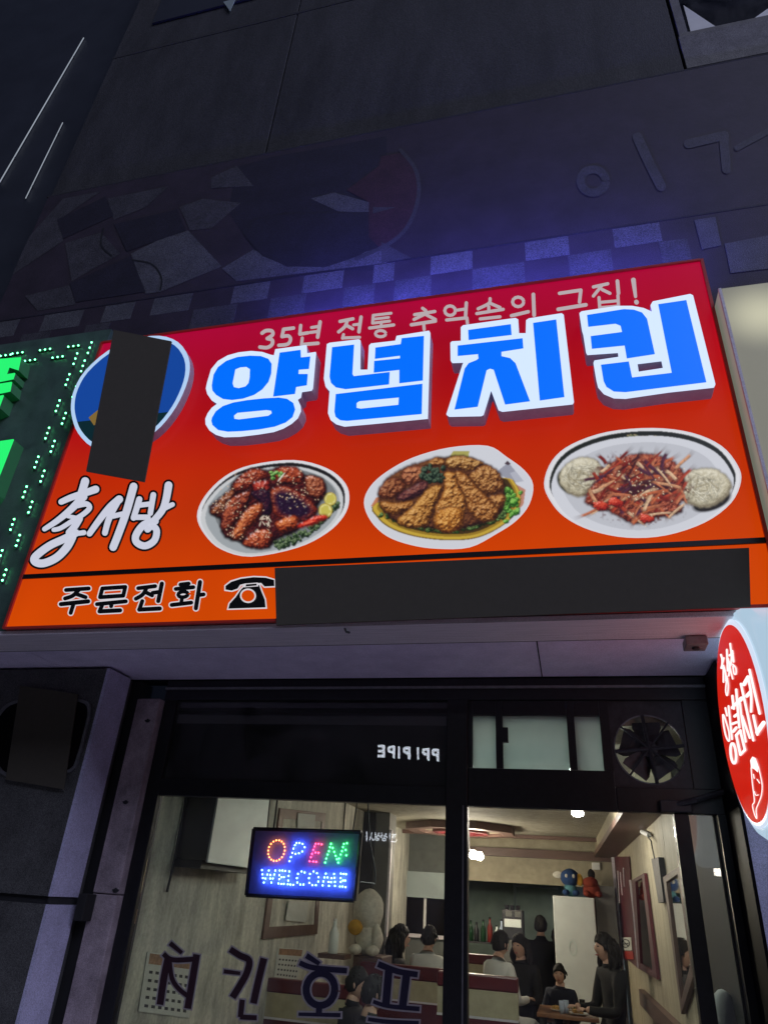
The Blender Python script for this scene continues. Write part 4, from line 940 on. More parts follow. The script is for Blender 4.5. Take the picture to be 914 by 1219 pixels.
# ------------------------------------------------------------------ shopfront: black metal frame, glass, transoms
sf = new_empty('shopfront', (-.9, FRONT, 0), 'black metal shopfront frame with two big windows and a transom row', 'shopfront')
fx0 = bx1_+.004; fx1 = .798
wl_ = -.598*(FRONT+3.2); m0 = -.163*(FRONT+3.2); m1 = -.1335*(FRONT+3.2); wr = .125*(FRONT+3.2)
F0, F1 = FRONT, FRONT+.07
MB().box(fx0, wl_, F0, F1, 0, SOF+.005).build('jamb', 'frame_black', sf, bevel=.004)
MB().box(m0, m1, F0-.01, F1, 0, SOF+.005).build('mullion', 'frame_black', sf, bevel=.004)
MB().box(m1-.028, m1-.02, F0-.016, F0-.0105, .5, HEAD).build('edge_strip', 'dull_metal', sf)
TB0 = 1.70+.2355*(FRONT+3.2)+.03; TB1 = 1.70+.165*(FRONT+3.2)   # transom glass top, bottom
MB().box(wl_+.001, m0-.001, F0, F1, HEAD, HEAD+.10).build('head_rail', 'frame_black', sf, bevel=.004)
fa0, fa1 = aty((727, 883), FRONT).x, aty((818, 883), FRONT).x; fz0 = aty((772, 937), FRONT).z
MB().box(m1+.001, fa0, F0, F1, HEAD, TB1-.005).build('head_rail', 'frame_black', sf, bevel=.004)
MB().box(fa0+.001, fx1, F0, F1, HEAD, fz0-.002).build('head_rail', 'frame_black', sf, bevel=.004)
MB().box(fx0, fx1, F0-.014, F1-.002, TB0+.06, SOF+.006).build('top_rail', 'frame_black', sf, bevel=.004)
MB().box(fx0, fx1, F0-.03, F0-.015, SOF-.06, SOF-.045).build('drip_strip', 'dull_metal', sf)
MB().box(fx0, fx1, F0+.02, F1, 0, .35).build('stall_riser', 'frame_black', sf)
# left transom: dark glass backed with board
MB().box(wl_+.001, m0-.001, F0+.045, F1, HEAD+.101, TB0+.059).build('transom_board', 'frame_black', sf)
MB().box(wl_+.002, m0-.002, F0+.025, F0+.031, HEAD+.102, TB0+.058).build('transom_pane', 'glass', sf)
# right transom lights
def xat(px, py=883): return aty((px, py), FRONT).x
tx = [(562, 590), (598, 676), (685, 716)]
cur = m1+.001
for a, b in tx:
    xa, xb = xat(a), xat(b)
    MB().box(cur, xa, F0+.004, F1, TB1-.004, TB0+.059).build('transom_bar', 'frame_black', sf)
    MB().box(xa+.0003, xb-.0003, F0+.03, F0+.036, TB1-.0047, TB0-.0303).build('transom_pane', 'frost', sf)
    MB().box(xa+.001, xb-.001, F0+.004, F1, TB0-.03, TB0+.058).build('transom_bar', 'frame_black', sf)
    cur = xb
q = aty((600, 875), FRONT); MB().box(q.x-.012, q.x+.022, F0-.002, F0+.029, q.z-.04, q.z+.045).build('latch', 'frame_black', sf)
MB().box(cur, fa0, F0+.004, F1, TB1-.004, TB0+.059).build('transom_bar', 'frame_black', sf)
MB().box(fa1, fx1, F0+.004, F1, fz0-.001, TB0+.059).build('transom_bar', 'frame_black', sf)
# exhaust fan
fc = aty((772, 892), FRONT+.03); fz1 = TB0+.059; frad = .188
fan = new_empty('exhaust_fan', (fc.x, FRONT+.03, fz0), 'black exhaust fan with round blades set in the transom row', 'fan')
n = 40
ring = [(fc.x+frad*math.cos(2*math.pi*i/n), FRONT+.02, fc.z+frad*math.sin(2*math.pi*i/n)) for i in range(n)]
MB().prism([[(fa0+.001, FRONT+.02, fz0), (fa1-.001, FRONT+.02, fz0), (fa1-.001, FRONT+.02, fz1), (fa0+.001, FRONT+.02, fz1)], ring], (0, .012, 0)).build('housing', 'steel_black', fan)
MB().tube(ring+[ring[0]], .005, 6, False).build('rim', 'dull_metal', fan)
for k in range(5):
    a = 2*math.pi*k/5+.3; bl = MB(); pts = []
    for r_, tw, hw in ((.04, .0, .03), (.10, .006, .055), (.145, .01, .07), (.17, .008, .066)):
        for sgn in (-1, 1):
            ang = a+sgn*hw/r_*1.16; pts.append((fc.x+r_*math.cos(ang), FRONT+.05+sgn*.018, fc.z+r_*math.sin(ang)))
    bl.add(pts, [(0, 1, 3, 2), (2, 3, 5, 4), (4, 5, 7, 6)]); bo = bl.build('blade', 'steel_black', fan)
    md = bo.modifiers.new('solid', 'SOLIDIFY'); md.thickness = .004
MB().lathe((fc.x, FRONT+.02, fc.z), [(.02, -.006), (.045, 0), (.045, .05), (.02, .07)], 20, 'y').build('hub', 'steel_black', fan)
for k in range(4):
    a = math.pi*k/4+.1; MB().tube([(fc.x-frad*math.cos(a), FRONT+.012-.002*k, fc.z-frad*math.sin(a)), (fc.x+frad*math.cos(a), FRONT+.012-.002*k, fc.z+frad*math.sin(a))], .006 if k % 2 else .011, 6).build('guard_bar', 'steel_black', fan)
# window panes, right glazing with post
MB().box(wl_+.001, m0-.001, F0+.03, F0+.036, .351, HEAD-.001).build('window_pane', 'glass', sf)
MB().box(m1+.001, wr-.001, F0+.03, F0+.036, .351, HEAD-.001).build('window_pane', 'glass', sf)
MB().box(wr, wr+.075, F0-.01, F1+.01, .351, HEAD-.001).build('door_post', 'frame_black', sf, bevel=.004)
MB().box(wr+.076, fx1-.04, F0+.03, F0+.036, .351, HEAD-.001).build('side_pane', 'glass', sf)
MB().box(fx1-.039, fx1, F0, F1, .351, HEAD-.001).build('jamb', 'frame_black', sf)
q = aty((822, 950), FRONT-.05)
ar = MB(); ar.tube([(q.x-.12, FRONT-.02, HEAD+.03), (q.x+.02, FRONT-.07, HEAD+.06), (q.x+.20, FRONT-.03, HEAD+.12)], .016, 8); ar.build('closer_arm', 'steel_black', sf)
MB().box(q.x-.16, q.x+.0, FRONT-.05, FRONT-.003, HEAD+.0, HEAD+.06).build('closer_body', 'steel_black', sf, bevel=.006)

# window lettering on the left pane: grey outline under dark strokes
DY = F0+.028
R11, R12 = (150, 940, 4.368), (280, 970, 3.515)
DEC = [
 (R11, 'decal_plum', [([(232,800),(290,848)],(26,20)),([(198,855),(245,885),(372,880)],26),([(218,885),(200,970),(178,1115)],36),([(368,860),(345,1000),(322,1135)],36),([(228,895),(240,980),(275,1035),(325,1075)],24)]),
 (R11, 'decal_plum', [([(545,832),(592,862),(640,888),(630,950),(592,1020),(556,1078)],(32,36)),([(512,945),(592,955)],(22,18)),([(717,880),(690,990),(664,1108)],36),([(605,1095),(596,1180)],28),([(596,1182),(678,1186)],26)]),
 (R12, 'decal_navy', [([(300,590),(350,622)],(24,18)),([(272,620),(330,640),(465,652)],(22,24)),(ring_pts(357,730,60,68,.1,20),30,False),([(352,795),(350,832)],26),([(268,834),(438,838)],(14,18))]),
 (R12, 'decal_navy', [([(600,625),(680,655),(760,668)],(26,24)),([(642,655),(630,795)],32),([(716,672),(700,802)],32),([(580,782),(640,800),(768,812)],(16,20))]),
 (R12, 'decal_navy', [([(558,855),(640,866),(765,872)],(16,20))]),
]
for reg, ma, items in DEC:
    d0 = strokes('window_letter', 'decal_outline', sf, reg, items, lambda p, y: aty(p, y), DY, -.00015, grow=15, rnd=False)
    strokes('letter_fill', ma, d0, reg, items, lambda p, y: aty(p, y), DY-.002, -.0002, rnd=False)

# ------------------------------------------------------------------ round blade sign
BX = .75; bcy, bcz, br = 3.373-3.2, 1.70+.778, .484
bl = new_empty('blade_sign', (BX+.1, bcy, bcz-br), 'round red and white lit projecting sign at the right edge', 'projecting sign')
def disc(x0, x1, r, bev, n=64):
    prof = [(r-bev, x0), (r-bev*.35, x0+bev*.12), (r, x0+bev*.6), (r, x1-bev*.6), (r-bev*.35, x1-bev*.12), (r-bev, x1)]
    return MB().lathe((0, bcy, bcz), prof, n, 'x')
disc(BX+.012, BX+.20, br, .055).build('white_shell', 'blade_side', bl, smooth=True)
MB().lathe((0, bcy, bcz), [(br-.05, BX+.0115), (br-.046, BX+.004), (br-.06, BX)], 64, 'x').build('front_rim', 'blade_white', bl, smooth=True)
rr_ = .413
MB().lathe((0, bcy, bcz), [(rr_, BX-.003), (rr_, BX-.0005)], 64, 'x').build('red_face', 'blade_red', bl)
pj = lambda p, y: atx(p, y)
RA_, RB, RC_ = (845, 750, 13.246), (845, 830, 13.246), (845, 890, 13.246)
TX = [
 (RA_, [([(165,390),(186,470),(180,600)],26),([(168,600),(212,440)],22),([(205,560),(205,820)],22),([(205,560),(238,680),(246,800)],22),([(262,730),(240,940),(262,1035),(282,900),(266,760)],17)]),
 (RA_, [([(258,310),(265,480),(272,640)],26),([(275,450),(302,560),(290,720)],22),([(310,215),(332,420),(318,560)],24),([(300,560),(350,770)],20)]),
 (RA_, [([(345,330),(364,500)],26),([(300,400),(350,372)],30),([(350,540),(400,600),(402,690),(372,685),(355,570)],18)]),
 (RB, [([(195,270),(205,420),(240,600),(283,690),(300,660),(290,540),(250,400),(215,300),(195,270)],20),([(235,170),(262,290)],24),([(285,140),(340,660)],26),([(345,420),(412,395)],34),([(360,540),(408,480)],40),(ring_pts(360,885,42,160,-.10,18),36,False)]),
 (RB, [([(345,-20),(368,180)],34),([(345,165),(392,110)],44),([(405,-120),(455,475)],34),([(380,300),(430,265)],40),([(405,600),(470,525),(543,830),(472,905),(405,600)],36,False)]),
 (RB, [([(420,95),(488,20)],62),([(466,100),(492,320),(556,700)],28),([(500,300),(620,640)],32),([(480,-210),(675,680)],34)]),
 (RB, [([(530,-205),(592,-315)],58),([(592,-320),(640,-60),(640,225)],36),([(572,-20),(632,-85)],52),([(615,-430),(775,258)],36),([(675,290),(740,590)],36),([(738,550),(838,405)],66)]),
]
for reg, items in TX:
    strokes('sign_letter', 'blade_text', bl, reg, items, pj, BX-.005, -.0002, grow=5)
strokes('cook_mark', 'blade_text', bl, RC_, [([(640,320),(660,560),(685,760),(690,860),(662,910),(690,1040),(730,1120),(720,980),(748,900),(800,760),(815,600),(790,450),(755,300)],16),([(675,420),(690,485)],16),([(735,500),(775,560)],16),([(690,690),(715,750),(755,745)],14)], pj, BX-.005, -.0002)
MB().prism([[atx(p, BX-.006) for p in T(*RC_, [(625,200),(660,140),(710,170),(750,280),(745,390),(690,340),(640,320)])]], (.001, 0, 0)).build('cook_mark_cap', 'blade_text', bl)
for dz in (-.2, .22): MB().tube([(BX+.1, bcy+br-.06, bcz+dz*.6), (BX+.1, PIL+.0, bcz+dz*.6)], .018, 8).build('mounting_arm', 'dull_metal', bl)

# ------------------------------------------------------------------ LED open sign hanging inside the left window
OY = F1+.05
RO = (290, 980, 6.303)
os_ = new_empty('open_sign', aty((362, 1070), OY), 'LED OPEN WELCOME sign hanging in the left window', 'led sign')
qd = T(*RO, [(78, 42), (882, 66), (828, 582), (22, 540)])
MB().prism([[aty(p, OY) for p in qd]], (0, .02, 0)).build('panel', 'led_panel', os_)
bd = MB()
for i in range(4): bd.tube([aty(qd[i], OY-.004), aty(qd[(i+1) % 4], OY-.004)], .012, 6)
bd.build('border', 'frame_black', os_)
LED = [('led_orange', [(247+62*math.cos(t)+10*math.sin(-t), 205+78*math.sin(t)) for t in [2*math.pi*i/18 for i in range(18)]]),
 ('led_blue', [(345,285),(355,255),(365,222),(375,190),(385,165),(398,148),(420,148),(443,155),(458,180),(440,212),(415,225),(390,230)]),
 ('led_red', [(495,285),(505,255),(513,230),(523,200),(532,175),(540,155),(562,155),(585,158),(540,220),(562,222),(522,287),(545,290)]),
 ('led_green', [(612,295),(620,265),(630,235),(640,210),(648,180),(655,155),(668,185),(680,215),(690,245),(700,270),(710,295),(715,265),(728,235),(738,210),(745,180),(752,155),(775,150),(765,200),(770,240)]),
 ('led_blue', [(138,352),(190,355),(238,355),(142,383),(178,385),(200,388),(230,385),(145,412),(165,415),(200,415),(220,415),(152,445),(208,445)]),
 ('led_blue', [(272,355),(292,355),(312,358),(268,390),(285,405),(303,405),(268,420),(262,452),(282,455),(302,455)]),
 ('led_blue', [(343,362),(338,395),(335,430),(332,458),(352,460),(372,462)]),
 ('led_blue', [(435,362),(458,370),(408,380),(400,412),(403,445),(425,460),(450,460)]),
 ('led_blue', [(525,362),(550,375),(498,380),(562,405),(490,412),(493,447),(560,438),(515,465),(542,465)]),
 ('led_blue', [(617,378),(678,380),(607,407),(630,407),(660,412),(682,410),(598,437),(637,440),(655,442),(685,440),(593,467),(640,470),(685,470)]),
 ('led_blue', [(730,378),(750,380),(768,382),(728,412),(745,430),(762,430),(728,440),(722,475),(743,475),(765,480)])]
for ma, pts in LED:
    mb = MB()
    for p in T(*RO, pts):
        v = aty(p, OY-.017); mb.ell(v, (.0040, .005, .0040), 6, 4)
    lo_ = mb.build('led_letter', ma, os_, smooth=True); lo_['kind'] = 'stuff'
wr_ = MB(); a = aty((420, 990), OY+.01); wr_.tube([a, (a.x+.02, OY+.01, HEAD+.1)], .004, 6); wr_.build('hanging_wire', 'wire', os_)
a = aty((318, 988), OY+.01); MB().tube([a, (a.x-.01, OY+.01, HEAD+.1)], .004, 6).build('hanging_wire', 'wire', os_)
a = aty((428, 1050), OY+.02); MB().tube([a, aty((446, 1052), OY+.1), aty((447, 1040), OY+.12), aty((440, 1000), OY+.12), (aty((436, 960), OY+.12).x, OY+.12, HEAD+.1)], .005, 6).build('power_cable', 'wire', os_)

# ------------------------------------------------------------------ lit sign of the shop across the street (seen mirrored in the panes)
FARY = -13.0; GP = F0+.03
fs = new_empty('street_sign', (-2, FARY, 1), 'lit lettering of the shop across the street, mirrored in the dark transom glass', 'shop sign')
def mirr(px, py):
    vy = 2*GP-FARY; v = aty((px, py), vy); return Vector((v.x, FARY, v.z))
def farstrokes(name, items, reg, w):
    mb = MB(); y = 0
    for pts, *_ in items:
        segs = [pts] if len(pts) > 6 else [pts[i:i+2] for i in range(len(pts)-1)]
        for sgm in segs:
            add_stroke(mb, T(*reg, sgm), w/reg[2], (lambda p, yy=y: mirr(*p)+Vector((0, yy, 0))), False); y += .0006
    return mb.build(name, 'far_letter', fs)
def far_char(ch, u0, u1):
    cu_ = bpy.data.curves.new('lit_letter', 'FONT'); cu_.body = ch; cu_.offset = .035; to = bpy.data.objects.new('lit_letter', cu_); COL.objects.link(to)
    dg = bpy.context.evaluated_depsgraph_get(); me = bpy.data.meshes.new_from_object(to.evaluated_get(dg)); bpy.data.objects.remove(to)
    xs0 = [v.co.x for v in me.vertices]; ys0 = [v.co.y for v in me.vertices]; bs = base_of(fs)
    for v in me.vertices:
        u = u0+(u1-u0)*(v.co.x-min(xs0))/(max(xs0)-min(xs0)); t = (v.co.y-min(ys0))/(max(ys0)-min(ys0))
        px = 522.5-73*u; lo_, hi_ = 906.5-5*u, 891.5-5*u
        v.co = mirr(px, lo_+(hi_-lo_)*t)-bs
    me.materials.clear(); me.materials.append(M['far_letter']); ob_ = bpy.data.objects.new('lit_letter', me); COL.objects.link(ob_); ob_.parent = fs
for ch_, u0, u1 in (('P', 0, .125), ('P', .155, .28), ('I', .325, .36), ('P', .465, .59), ('I', .635, .67), ('P', .715, .84), ('E', .88, 1.0)): far_char(ch_, u0, u1)
RG = (280, 970, 3.515)
for it in ([([(550,72),(550,108)],), ([(550,90),(546,90)],), ([(572,75),(562,105)],), ([(566,90),(578,106)],)], [([(586,75),(586,95)],), ([(602,75),(592,92)],), ([(596,84),(606,92)],), (ring_pts(592,102,8,5,0,8),)],
           [([(612,76),(612,95)],), ([(612,85),(618,85)],), ([(632,78),(622,94)],), ([(626,86),(636,94)],), (ring_pts(622,104,8,5,0,8),)], [([(646,80),(646,100)],), ([(654,82),(672,82)],), (ring_pts(663,92,6,5,0,8),), ([(674,104),(674,112),(652,112)],)]):
    farstrokes('lit_letter', it, RG, 4.4)

fb = new_empty('street_building', (0, FARY-3, 0), 'dark building row across the street, mirrored faintly in the shop glass', 'building')
MB().box(-60, 60, FARY-8, FARY-.08, 0, 11).build('wall', 'far_board', fb)
for k in range(-6, 7):
    MB().box(k*4-1.2, k*4+1.2, FARY-.079, FARY-.03, 4.2, 5.8).build('window', 'gloss_black', fb)

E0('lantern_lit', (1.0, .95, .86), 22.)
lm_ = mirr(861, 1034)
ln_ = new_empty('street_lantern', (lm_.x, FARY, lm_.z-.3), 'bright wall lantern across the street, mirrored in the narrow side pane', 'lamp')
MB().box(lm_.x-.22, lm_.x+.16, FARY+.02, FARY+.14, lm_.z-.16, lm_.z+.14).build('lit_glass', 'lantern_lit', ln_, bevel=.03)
MB().box(lm_.x-.25, lm_.x+.19, FARY-.05, FARY+.16, lm_.z+.141, lm_.z+.18).build('hood', 'steel_black', ln_)
MB().box(lm_.x-.04, lm_.x+.0, FARY-.06, FARY+.019, lm_.z-.1, lm_.z+.1).build('bracket', 'steel_black', ln_)
# ------------------------------------------------------------------ interior shell
IY0 = F1+.005; HY = 9.1; KY = 10.9; LX = -2.60
RA, RB_ = Vector((.79, IY0, 0)), Vector((.62, HY, 0))
rn = Vector((RB_.y-RA.y, -(RB_.x-RA.x), 0)).normalized(); rn = -rn   # pointing into the room (-x)
def atr(p, off=.0): return atpl(p, RA+rn*off, rn)
struct(MB().box(LX-.3, 1.2, IY0, KY, -.1, FLOOR).build('floor', 'floor_tile'))
struct(MB().box(LX-.3, 1.2, IY0, KY+.2, CEIL, CEIL+.1).build('ceiling', 'ceiling_paper'))
struct(MB().box(LX-.3, LX, IY0, KY+.2, FLOOR, CEIL-.001).build('wall_left', 'wallpaper'))
mb = MB(); a, b = RA, RB_; o3 = Vector((.2, 0, 0))
mb.prism([[(a.x, a.y, FLOOR+.001), (b.x, b.y, FLOOR+.001), (b.x+.3, b.y, FLOOR+.001), (a.x+.3, a.y, FLOOR+.001)]], (0, 0, CEIL-FLOOR-.003))
wr_o = struct(mb.build('wall_right', 'joint'))
n_pl = 7
for i in range(n_pl):
    t0, t1 = i/n_pl, (i+1)/n_pl; p, q = a.lerp(b, t0+.0007), a.lerp(b, t1-.0007); u = rn*.014
    MB().prism([[p+u+Vector((0, 0, FLOOR+.01)), q+u+Vector((0, 0, FLOOR+.01)), q+rn*.001+Vector((0, 0, FLOOR+.01)), p+rn*.001+Vector((0, 0, FLOOR+.01))]], (0, 0, CEIL-FLOOR-.02)).build('wall_panel', 'wood_pale', wr_o)
struct(MB().box(LX+.001, 1.0, KY, KY+.2, FLOOR+.001, CEIL-.002).build('wall_back', 'kitchen_green'))
# back partition: header over the kitchen opening, grey wall with window on the left
hz = 1.70+.0275*(HY+3.2)
hd = new_empty('header_wall', (-.6, HY, hz), 'beige header beam with brown band over the kitchen opening', 'beam')
kx0 = aty((538, 1100), HY).x
MB().box(kx0, .62, HY, HY+.15, hz, CEIL-.002).build('header', 'header_beige', hd)
z = [aty((640, y), HY).z for y in (1001, 1012, 1022, 1042)]
MB().box(kx0, .62, HY-.10, HY-.001, z[2], z[1]).build('brown_band', 'beam_brown', hd)
MB().box(kx0, .62, HY-.05, HY-.0015, hz-.01, z[3]).build('lower_band', 'header_beige', hd)
MB().box(LX+.01, .62, HY-.6, HY-.55, CEIL-.055, CEIL-.003).build('crown_strip', 'beam_brown', hd)
struct(MB().box(LX+.001, kx0, HY, HY+.15, FLOOR+.001, CEIL-.003).build('wall_inner', 'inner_grey'))
bmr = new_empty('side_beam', RA.lerp(RB_, .5)+Vector((0, 0, 2.4)), 'brown dropped beam along the right wall near the ceiling', 'beam')
q0, q1 = RA.lerp(RB_, .16)+rn*.02, RB_+rn*.02
MB().prism([[q0+Vector((0, 0, 2.44)), q1+Vector((0, 0, 2.44)), q1+rn*.30+Vector((0, 0, 2.44)), q0+rn*.30+Vector((0, 0, 2.44))]], (0, 0, .06)).build('beam_soffit', 'beam_brown', bmr)
MB().prism([[q0+rn*.02+Vector((0, 0, 2.501)), q1+rn*.02+Vector((0, 0, 2.501)), q1+rn*.27+Vector((0, 0, 2.501)), q0+rn*.27+Vector((0, 0, 2.501))]], (0, 0, CEIL-2.503)).build('beam_cheek', 'header_beige', bmr)
cn = new_empty('corner_post', (.5, HY-.2, FLOOR), 'narrow white post in the far right corner', 'post')
MB().box(.545, .585, HY-.32, HY-.28, FLOOR, CEIL-.003).build('post', 'soffit_trim', cn)

sx = aty((709, 1031), HY-.06); MB().box(sx.x-.06, sx.x+.06, HY-.045, HY-.001, sx.z-.05, sx.z+.05).build('white_sensor', 'white_paint', hd, bevel=.008)
# ceiling coffer
oc = aty((548, 984), 7.55); oc = Vector((oc.x, 7.6, CEIL))
co = new_empty('ceiling_coffer', oc, 'octagonal red-brown trimmed coffer on the ceiling', 'ceiling coffer')
for r0, r1, z0, z1, ma in ((.62, .80, -.09, -.002, 'beam_brown'), (.42, .60, -.05, -.003, 'header_beige'), (.34, .415, -.10, -.002, 'maroon')):
    ou = [Vector((oc.x+r1*math.cos(math.pi/4*i+.39), oc.y+r1*math.sin(math.pi/4*i+.39), CEIL+z0)) for i in range(8)]
    inn = [Vector((oc.x+r0*math.cos(math.pi/4*i+.39), oc.y+r0*math.sin(math.pi/4*i+.39), CEIL+z0)) for i in range(8)]
    MB().prism([ou, inn], (0, 0, z1-z0)).build('coffer_ring', ma, co)
def point_light(parent, loc, e, r, col):
    d = bpy.data.lights.new('lamp_glow', 'POINT'); d.energy = e; d.shadow_soft_size = r; d.color = col
    o = bpy.data.objects.new('lamp_glow', d); COL.objects.link(o); o.parent = parent; o.location = Vector(loc)-base_of(parent); return o
ch = new_empty('chandelier', (oc.x, oc.y, CEIL-.4), 'small bright chandelier hanging under the ceiling coffer', 'lamp')
b0 = aty((558, 1018), 7.6)
MB().tube([(b0.x, 7.6, CEIL-.01), (b0.x, 7.6, b0.z+.06)], .012, 8).build('stem', 'dull_metal', ch)
for k in range(4):
    a_ = math.pi/2*k+.5; c = Vector((b0.x+.16*math.cos(a_), 7.6+.16*math.sin(a_), b0.z))
    MB().tube([(b0.x, 7.6, b0.z+.08), (c.x, c.y, c.z+.05)], .008, 6).build('arm', 'dull_metal', ch)
    MB().lathe(c, [(.02, .055), (.05, .02), (.055, -.02), (.03, -.05), (.008, -.055)], 12).build('shade', 'bulb', ch, smooth=True)
point_light(ch, (b0.x, 7.3, b0.z-.12), 34, .12, (1.0, .90, .70))
sp = new_empty('ceiling_lamp', aty((687, 958), 4.5), 'small bright round ceiling lamp near the window head', 'lamp')
c = aty((687, 967), 4.4)
MB().lathe((c.x, c.y, c.z-.03), [(.01, -.012), (.05, 0), (.06, .03), (.04, .05)], 16).build('bulb', 'bulb_cool', sp, smooth=True)
MB().tube([(c.x, c.y, c.z+.015), (c.x, c.y, CEIL-.002)], .014, 8).build('stem', 'dull_metal', sp)
point_light(sp, (c.x, c.y, c.z-.14), 18, .08, (1.0, .94, .80))
fl = new_empty('fill_tube', (-.25, 1.5, CEIL-.05), 'added pale tube lamp, unseen, on the ceiling just behind the transom panes', 'lamp')  # added lamp, out of view, brightens the panes and the front of the room
MB().box(-1.10, .10, 1.47, 1.53, CEIL-.19, CEIL-.15).build('housing', 'white_paint', fl)
tube_nm = MB().tube([(-1.05, 1.5, CEIL-.21), (.05, 1.5, CEIL-.21)], .016, 8).build('tube', 'bulb_cool', fl).name
M['tube_lit'] = M['bulb_cool'].copy(); M['tube_lit'].node_tree.nodes['Principled BSDF'].inputs['Emission Strength'].default_value = 135.; M['tube_lit'].node_tree.nodes['Principled BSDF'].inputs['Emission Color'].default_value = (.88, 1.0, .90, 1)
bpy.data.objects[tube_nm].data.materials[0] = M['tube_lit']
for x_ in (-.95, -.05): MB().tube([(x_, 1.5, CEIL-.149), (x_, 1.5, CEIL-.001)], .006, 6).build('rod', 'dull_metal', fl)

# ------------------------------------------------------------------ interior: left wall things
ac = new_empty('wall_cabinet', (LX, 1.9, 1.8), 'white box unit with its shaded side coloured dark, high on the left wall', 'cabinet')
ca, cb_ = atx((246, 1022), -2.36), atx((309, 1034), -2.36)
zb = (ca.z+cb_.z)/2
MB().box(LX+.002, -2.362, ca.y, cb_.y, zb, CEIL-.15).build('body', 'ac_shaded_side', ac, bevel=.006)
MB().box(-2.361, -2.345, ca.y-.003, cb_.y+.003, zb-.015, CEIL-.148).build('white_front', 'ac_white', ac, bevel=.004)
MB().box(LX+.002, -2.40, ca.y+.02, cb_.y-.02, zb-.05, zb-.002).build('under_tray', 'grey_side', ac)
cbm = MB(); pts = [atx((222, 950), LX+.02), atx((212, 1000), LX+.02), atx((203, 1045), LX+.02), atx((199, 1062), LX+.02)]
cbm.tube(pts, .008, 6); cbm.build('cable', 'wire', ac)
def wallsheet(name, label, cat, quad, layers, xw=LX):
    """flat thing on the left wall; quad px"""
    P = [atx(p, xw+.006) for p in quad]
    r = new_empty(name, min(P, key=lambda v: v.z), label, cat)
    MB().prism([P], (-.005, 0, 0)).build('sheet', 'paper', r)
    def uv(u, v, o): 
        t = P[0].lerp(P[1], u); b = P[3].lerp(P[2], u); w_ = t.lerp(b, v); return Vector((xw+.006+o, w_.y, w_.z))
    MB().sheet([[uv(.05, .02, .001), uv(.95, .02, .001), uv(.95, .2, .001), uv(.05, .2, .001)]]).build('picture', 'orange_print', r)
    mb = MB()
    for i in range(5):
        for j in range(7):
            u, v = .12+.76*j/6, .34+.56*i/4
            mb.sheet([[uv(u-.035, v-.03, .001), uv(u+.035, v-.03, .001), uv(u+.035, v+.02, .001), uv(u-.035, v+.02, .001)]])
    mb.build('date_print', 'ink', r)['kind'] = 'stuff'
    return r
wallsheet('calendar', 'white wall calendar behind the first window letter', 'calendar', [(176,1133),(229,1140),(226,1212),(165,1204)], None)
wallsheet('calendar', 'white wall calendar below the picture frame', 'calendar', [(331,1128),(362,1130),(352,1174),(326,1170)], None)
def wallframe(name, label, cat, quad, ma_in, ma_fr, w=.05, xw=LX):
    P = [atx(p, xw+.02) for p in quad]; c = sum(P, Vector())/4
    I = [p+(c-p)*.16 for p in P]; r = new_empty(name, min(P, key=lambda v: v.z), label, cat)
    MB().prism([P, I], (-.018, 0, 0)).build('frame', ma_fr, r)
    MB().prism([[Vector((xw+.01, v.y, v.z)) for v in I]], (-.006, 0, 0)).build('picture', ma_in, r)
    return r
wallframe('picture_frame', 'wooden framed notice on the left wall, behind the OPEN sign', 'picture frame', [(334,962),(388,968),(378,1112),(313,1118)], 'wallpaper', 'beam_brown')
P = [atx(p, LX+.03) for p in ((344,1072),(368,1074),(364,1098),(340,1096))]
tag(MB().prism([P], (-.003, 0, 0)).build('notice_sheet', 'paper'), 'white paper sheet inside the picture frame, below the OPEN sign', 'paper')
P = [atx(p, LX+.03) for p in ((355,968),(376,970),(374,986),(354,986))]
tag(MB().prism([P], (-.003, 0, 0)).build('notice_sheet', 'paper'), 'white paper sheet above the OPEN sign', 'paper')
for k, px in enumerate((331, 412)):
    p0 = atx((px, 945), LX+.01); tag(MB().tube([(LX+.012, p0.y, 1.9), (LX+.012, p0.y, CEIL-.01)], .008, 6).build('wall_cable', 'wire'), ['black cable on the wall left of the OPEN sign top', 'black cable on the wall right of the OPEN sign top'][k], 'cable')
dp = new_empty('inner_column', (-2.4, 6.2, FLOOR), 'dark column against the left wall beside the white plush toy', 'column')
c0, c1, c2 = aty((428, 1040), 6.2).x, aty((443, 1040), 6.2).x, aty((460, 1040), 6.2).x
MB().box(LX+.001, c1, 6.2, 6.6, FLOOR, CEIL-.004).build('dark_face', 'steel_black', dp)
MB().box(c1+.001, c2, 6.23, 6.6, FLOOR, CEIL-.004).build('grey_face', 'grey_side', dp)
MB().box(c2+.002, c2+.03, 6.25, 6.3, FLOOR, CEIL-.2).build('bright_edge', 'soffit_trim', dp)
# window on the inner back wall
iw = new_empty('inner_window', aty((505, 1112), HY), 'dark window with pale blind on the inner back wall', 'window')
def bw(px0, py0, px1, py1, y): a_, b_ = aty((px0, py1), y), aty((px1, py0), y); return a_.x, b_.x, a_.z, b_.z
x0, x1, z0, z1 = bw(478, 1045, 534, 1110, HY)
f4 = MB(); f4.box(x0-.05, x0, HY-.05, HY-.001, z0, z1).box(x1, x1+.05, HY-.05, HY-.001, z0, z1).box(x0-.05, x1+.05, HY-.05, HY-.001, z1+.001, z1+.05).box(x0-.05, x1+.05, HY-.05, HY-.001, z0-.05, z0-.001)
f4.build('frame', 'soffit_trim', iw)
xm = (x0+x1)/2
for a_, b_ in ((x0+.001, xm-.02), (xm+.02, x1-.001)): MB().box(a_, b_, HY-.02, HY-.012, z0, z1).build('pane', 'gloss_black', iw)
MB().box(xm-.019, xm+.019, HY-.04, HY-.002, z0, z1).build('bar', 'white_paint', iw)
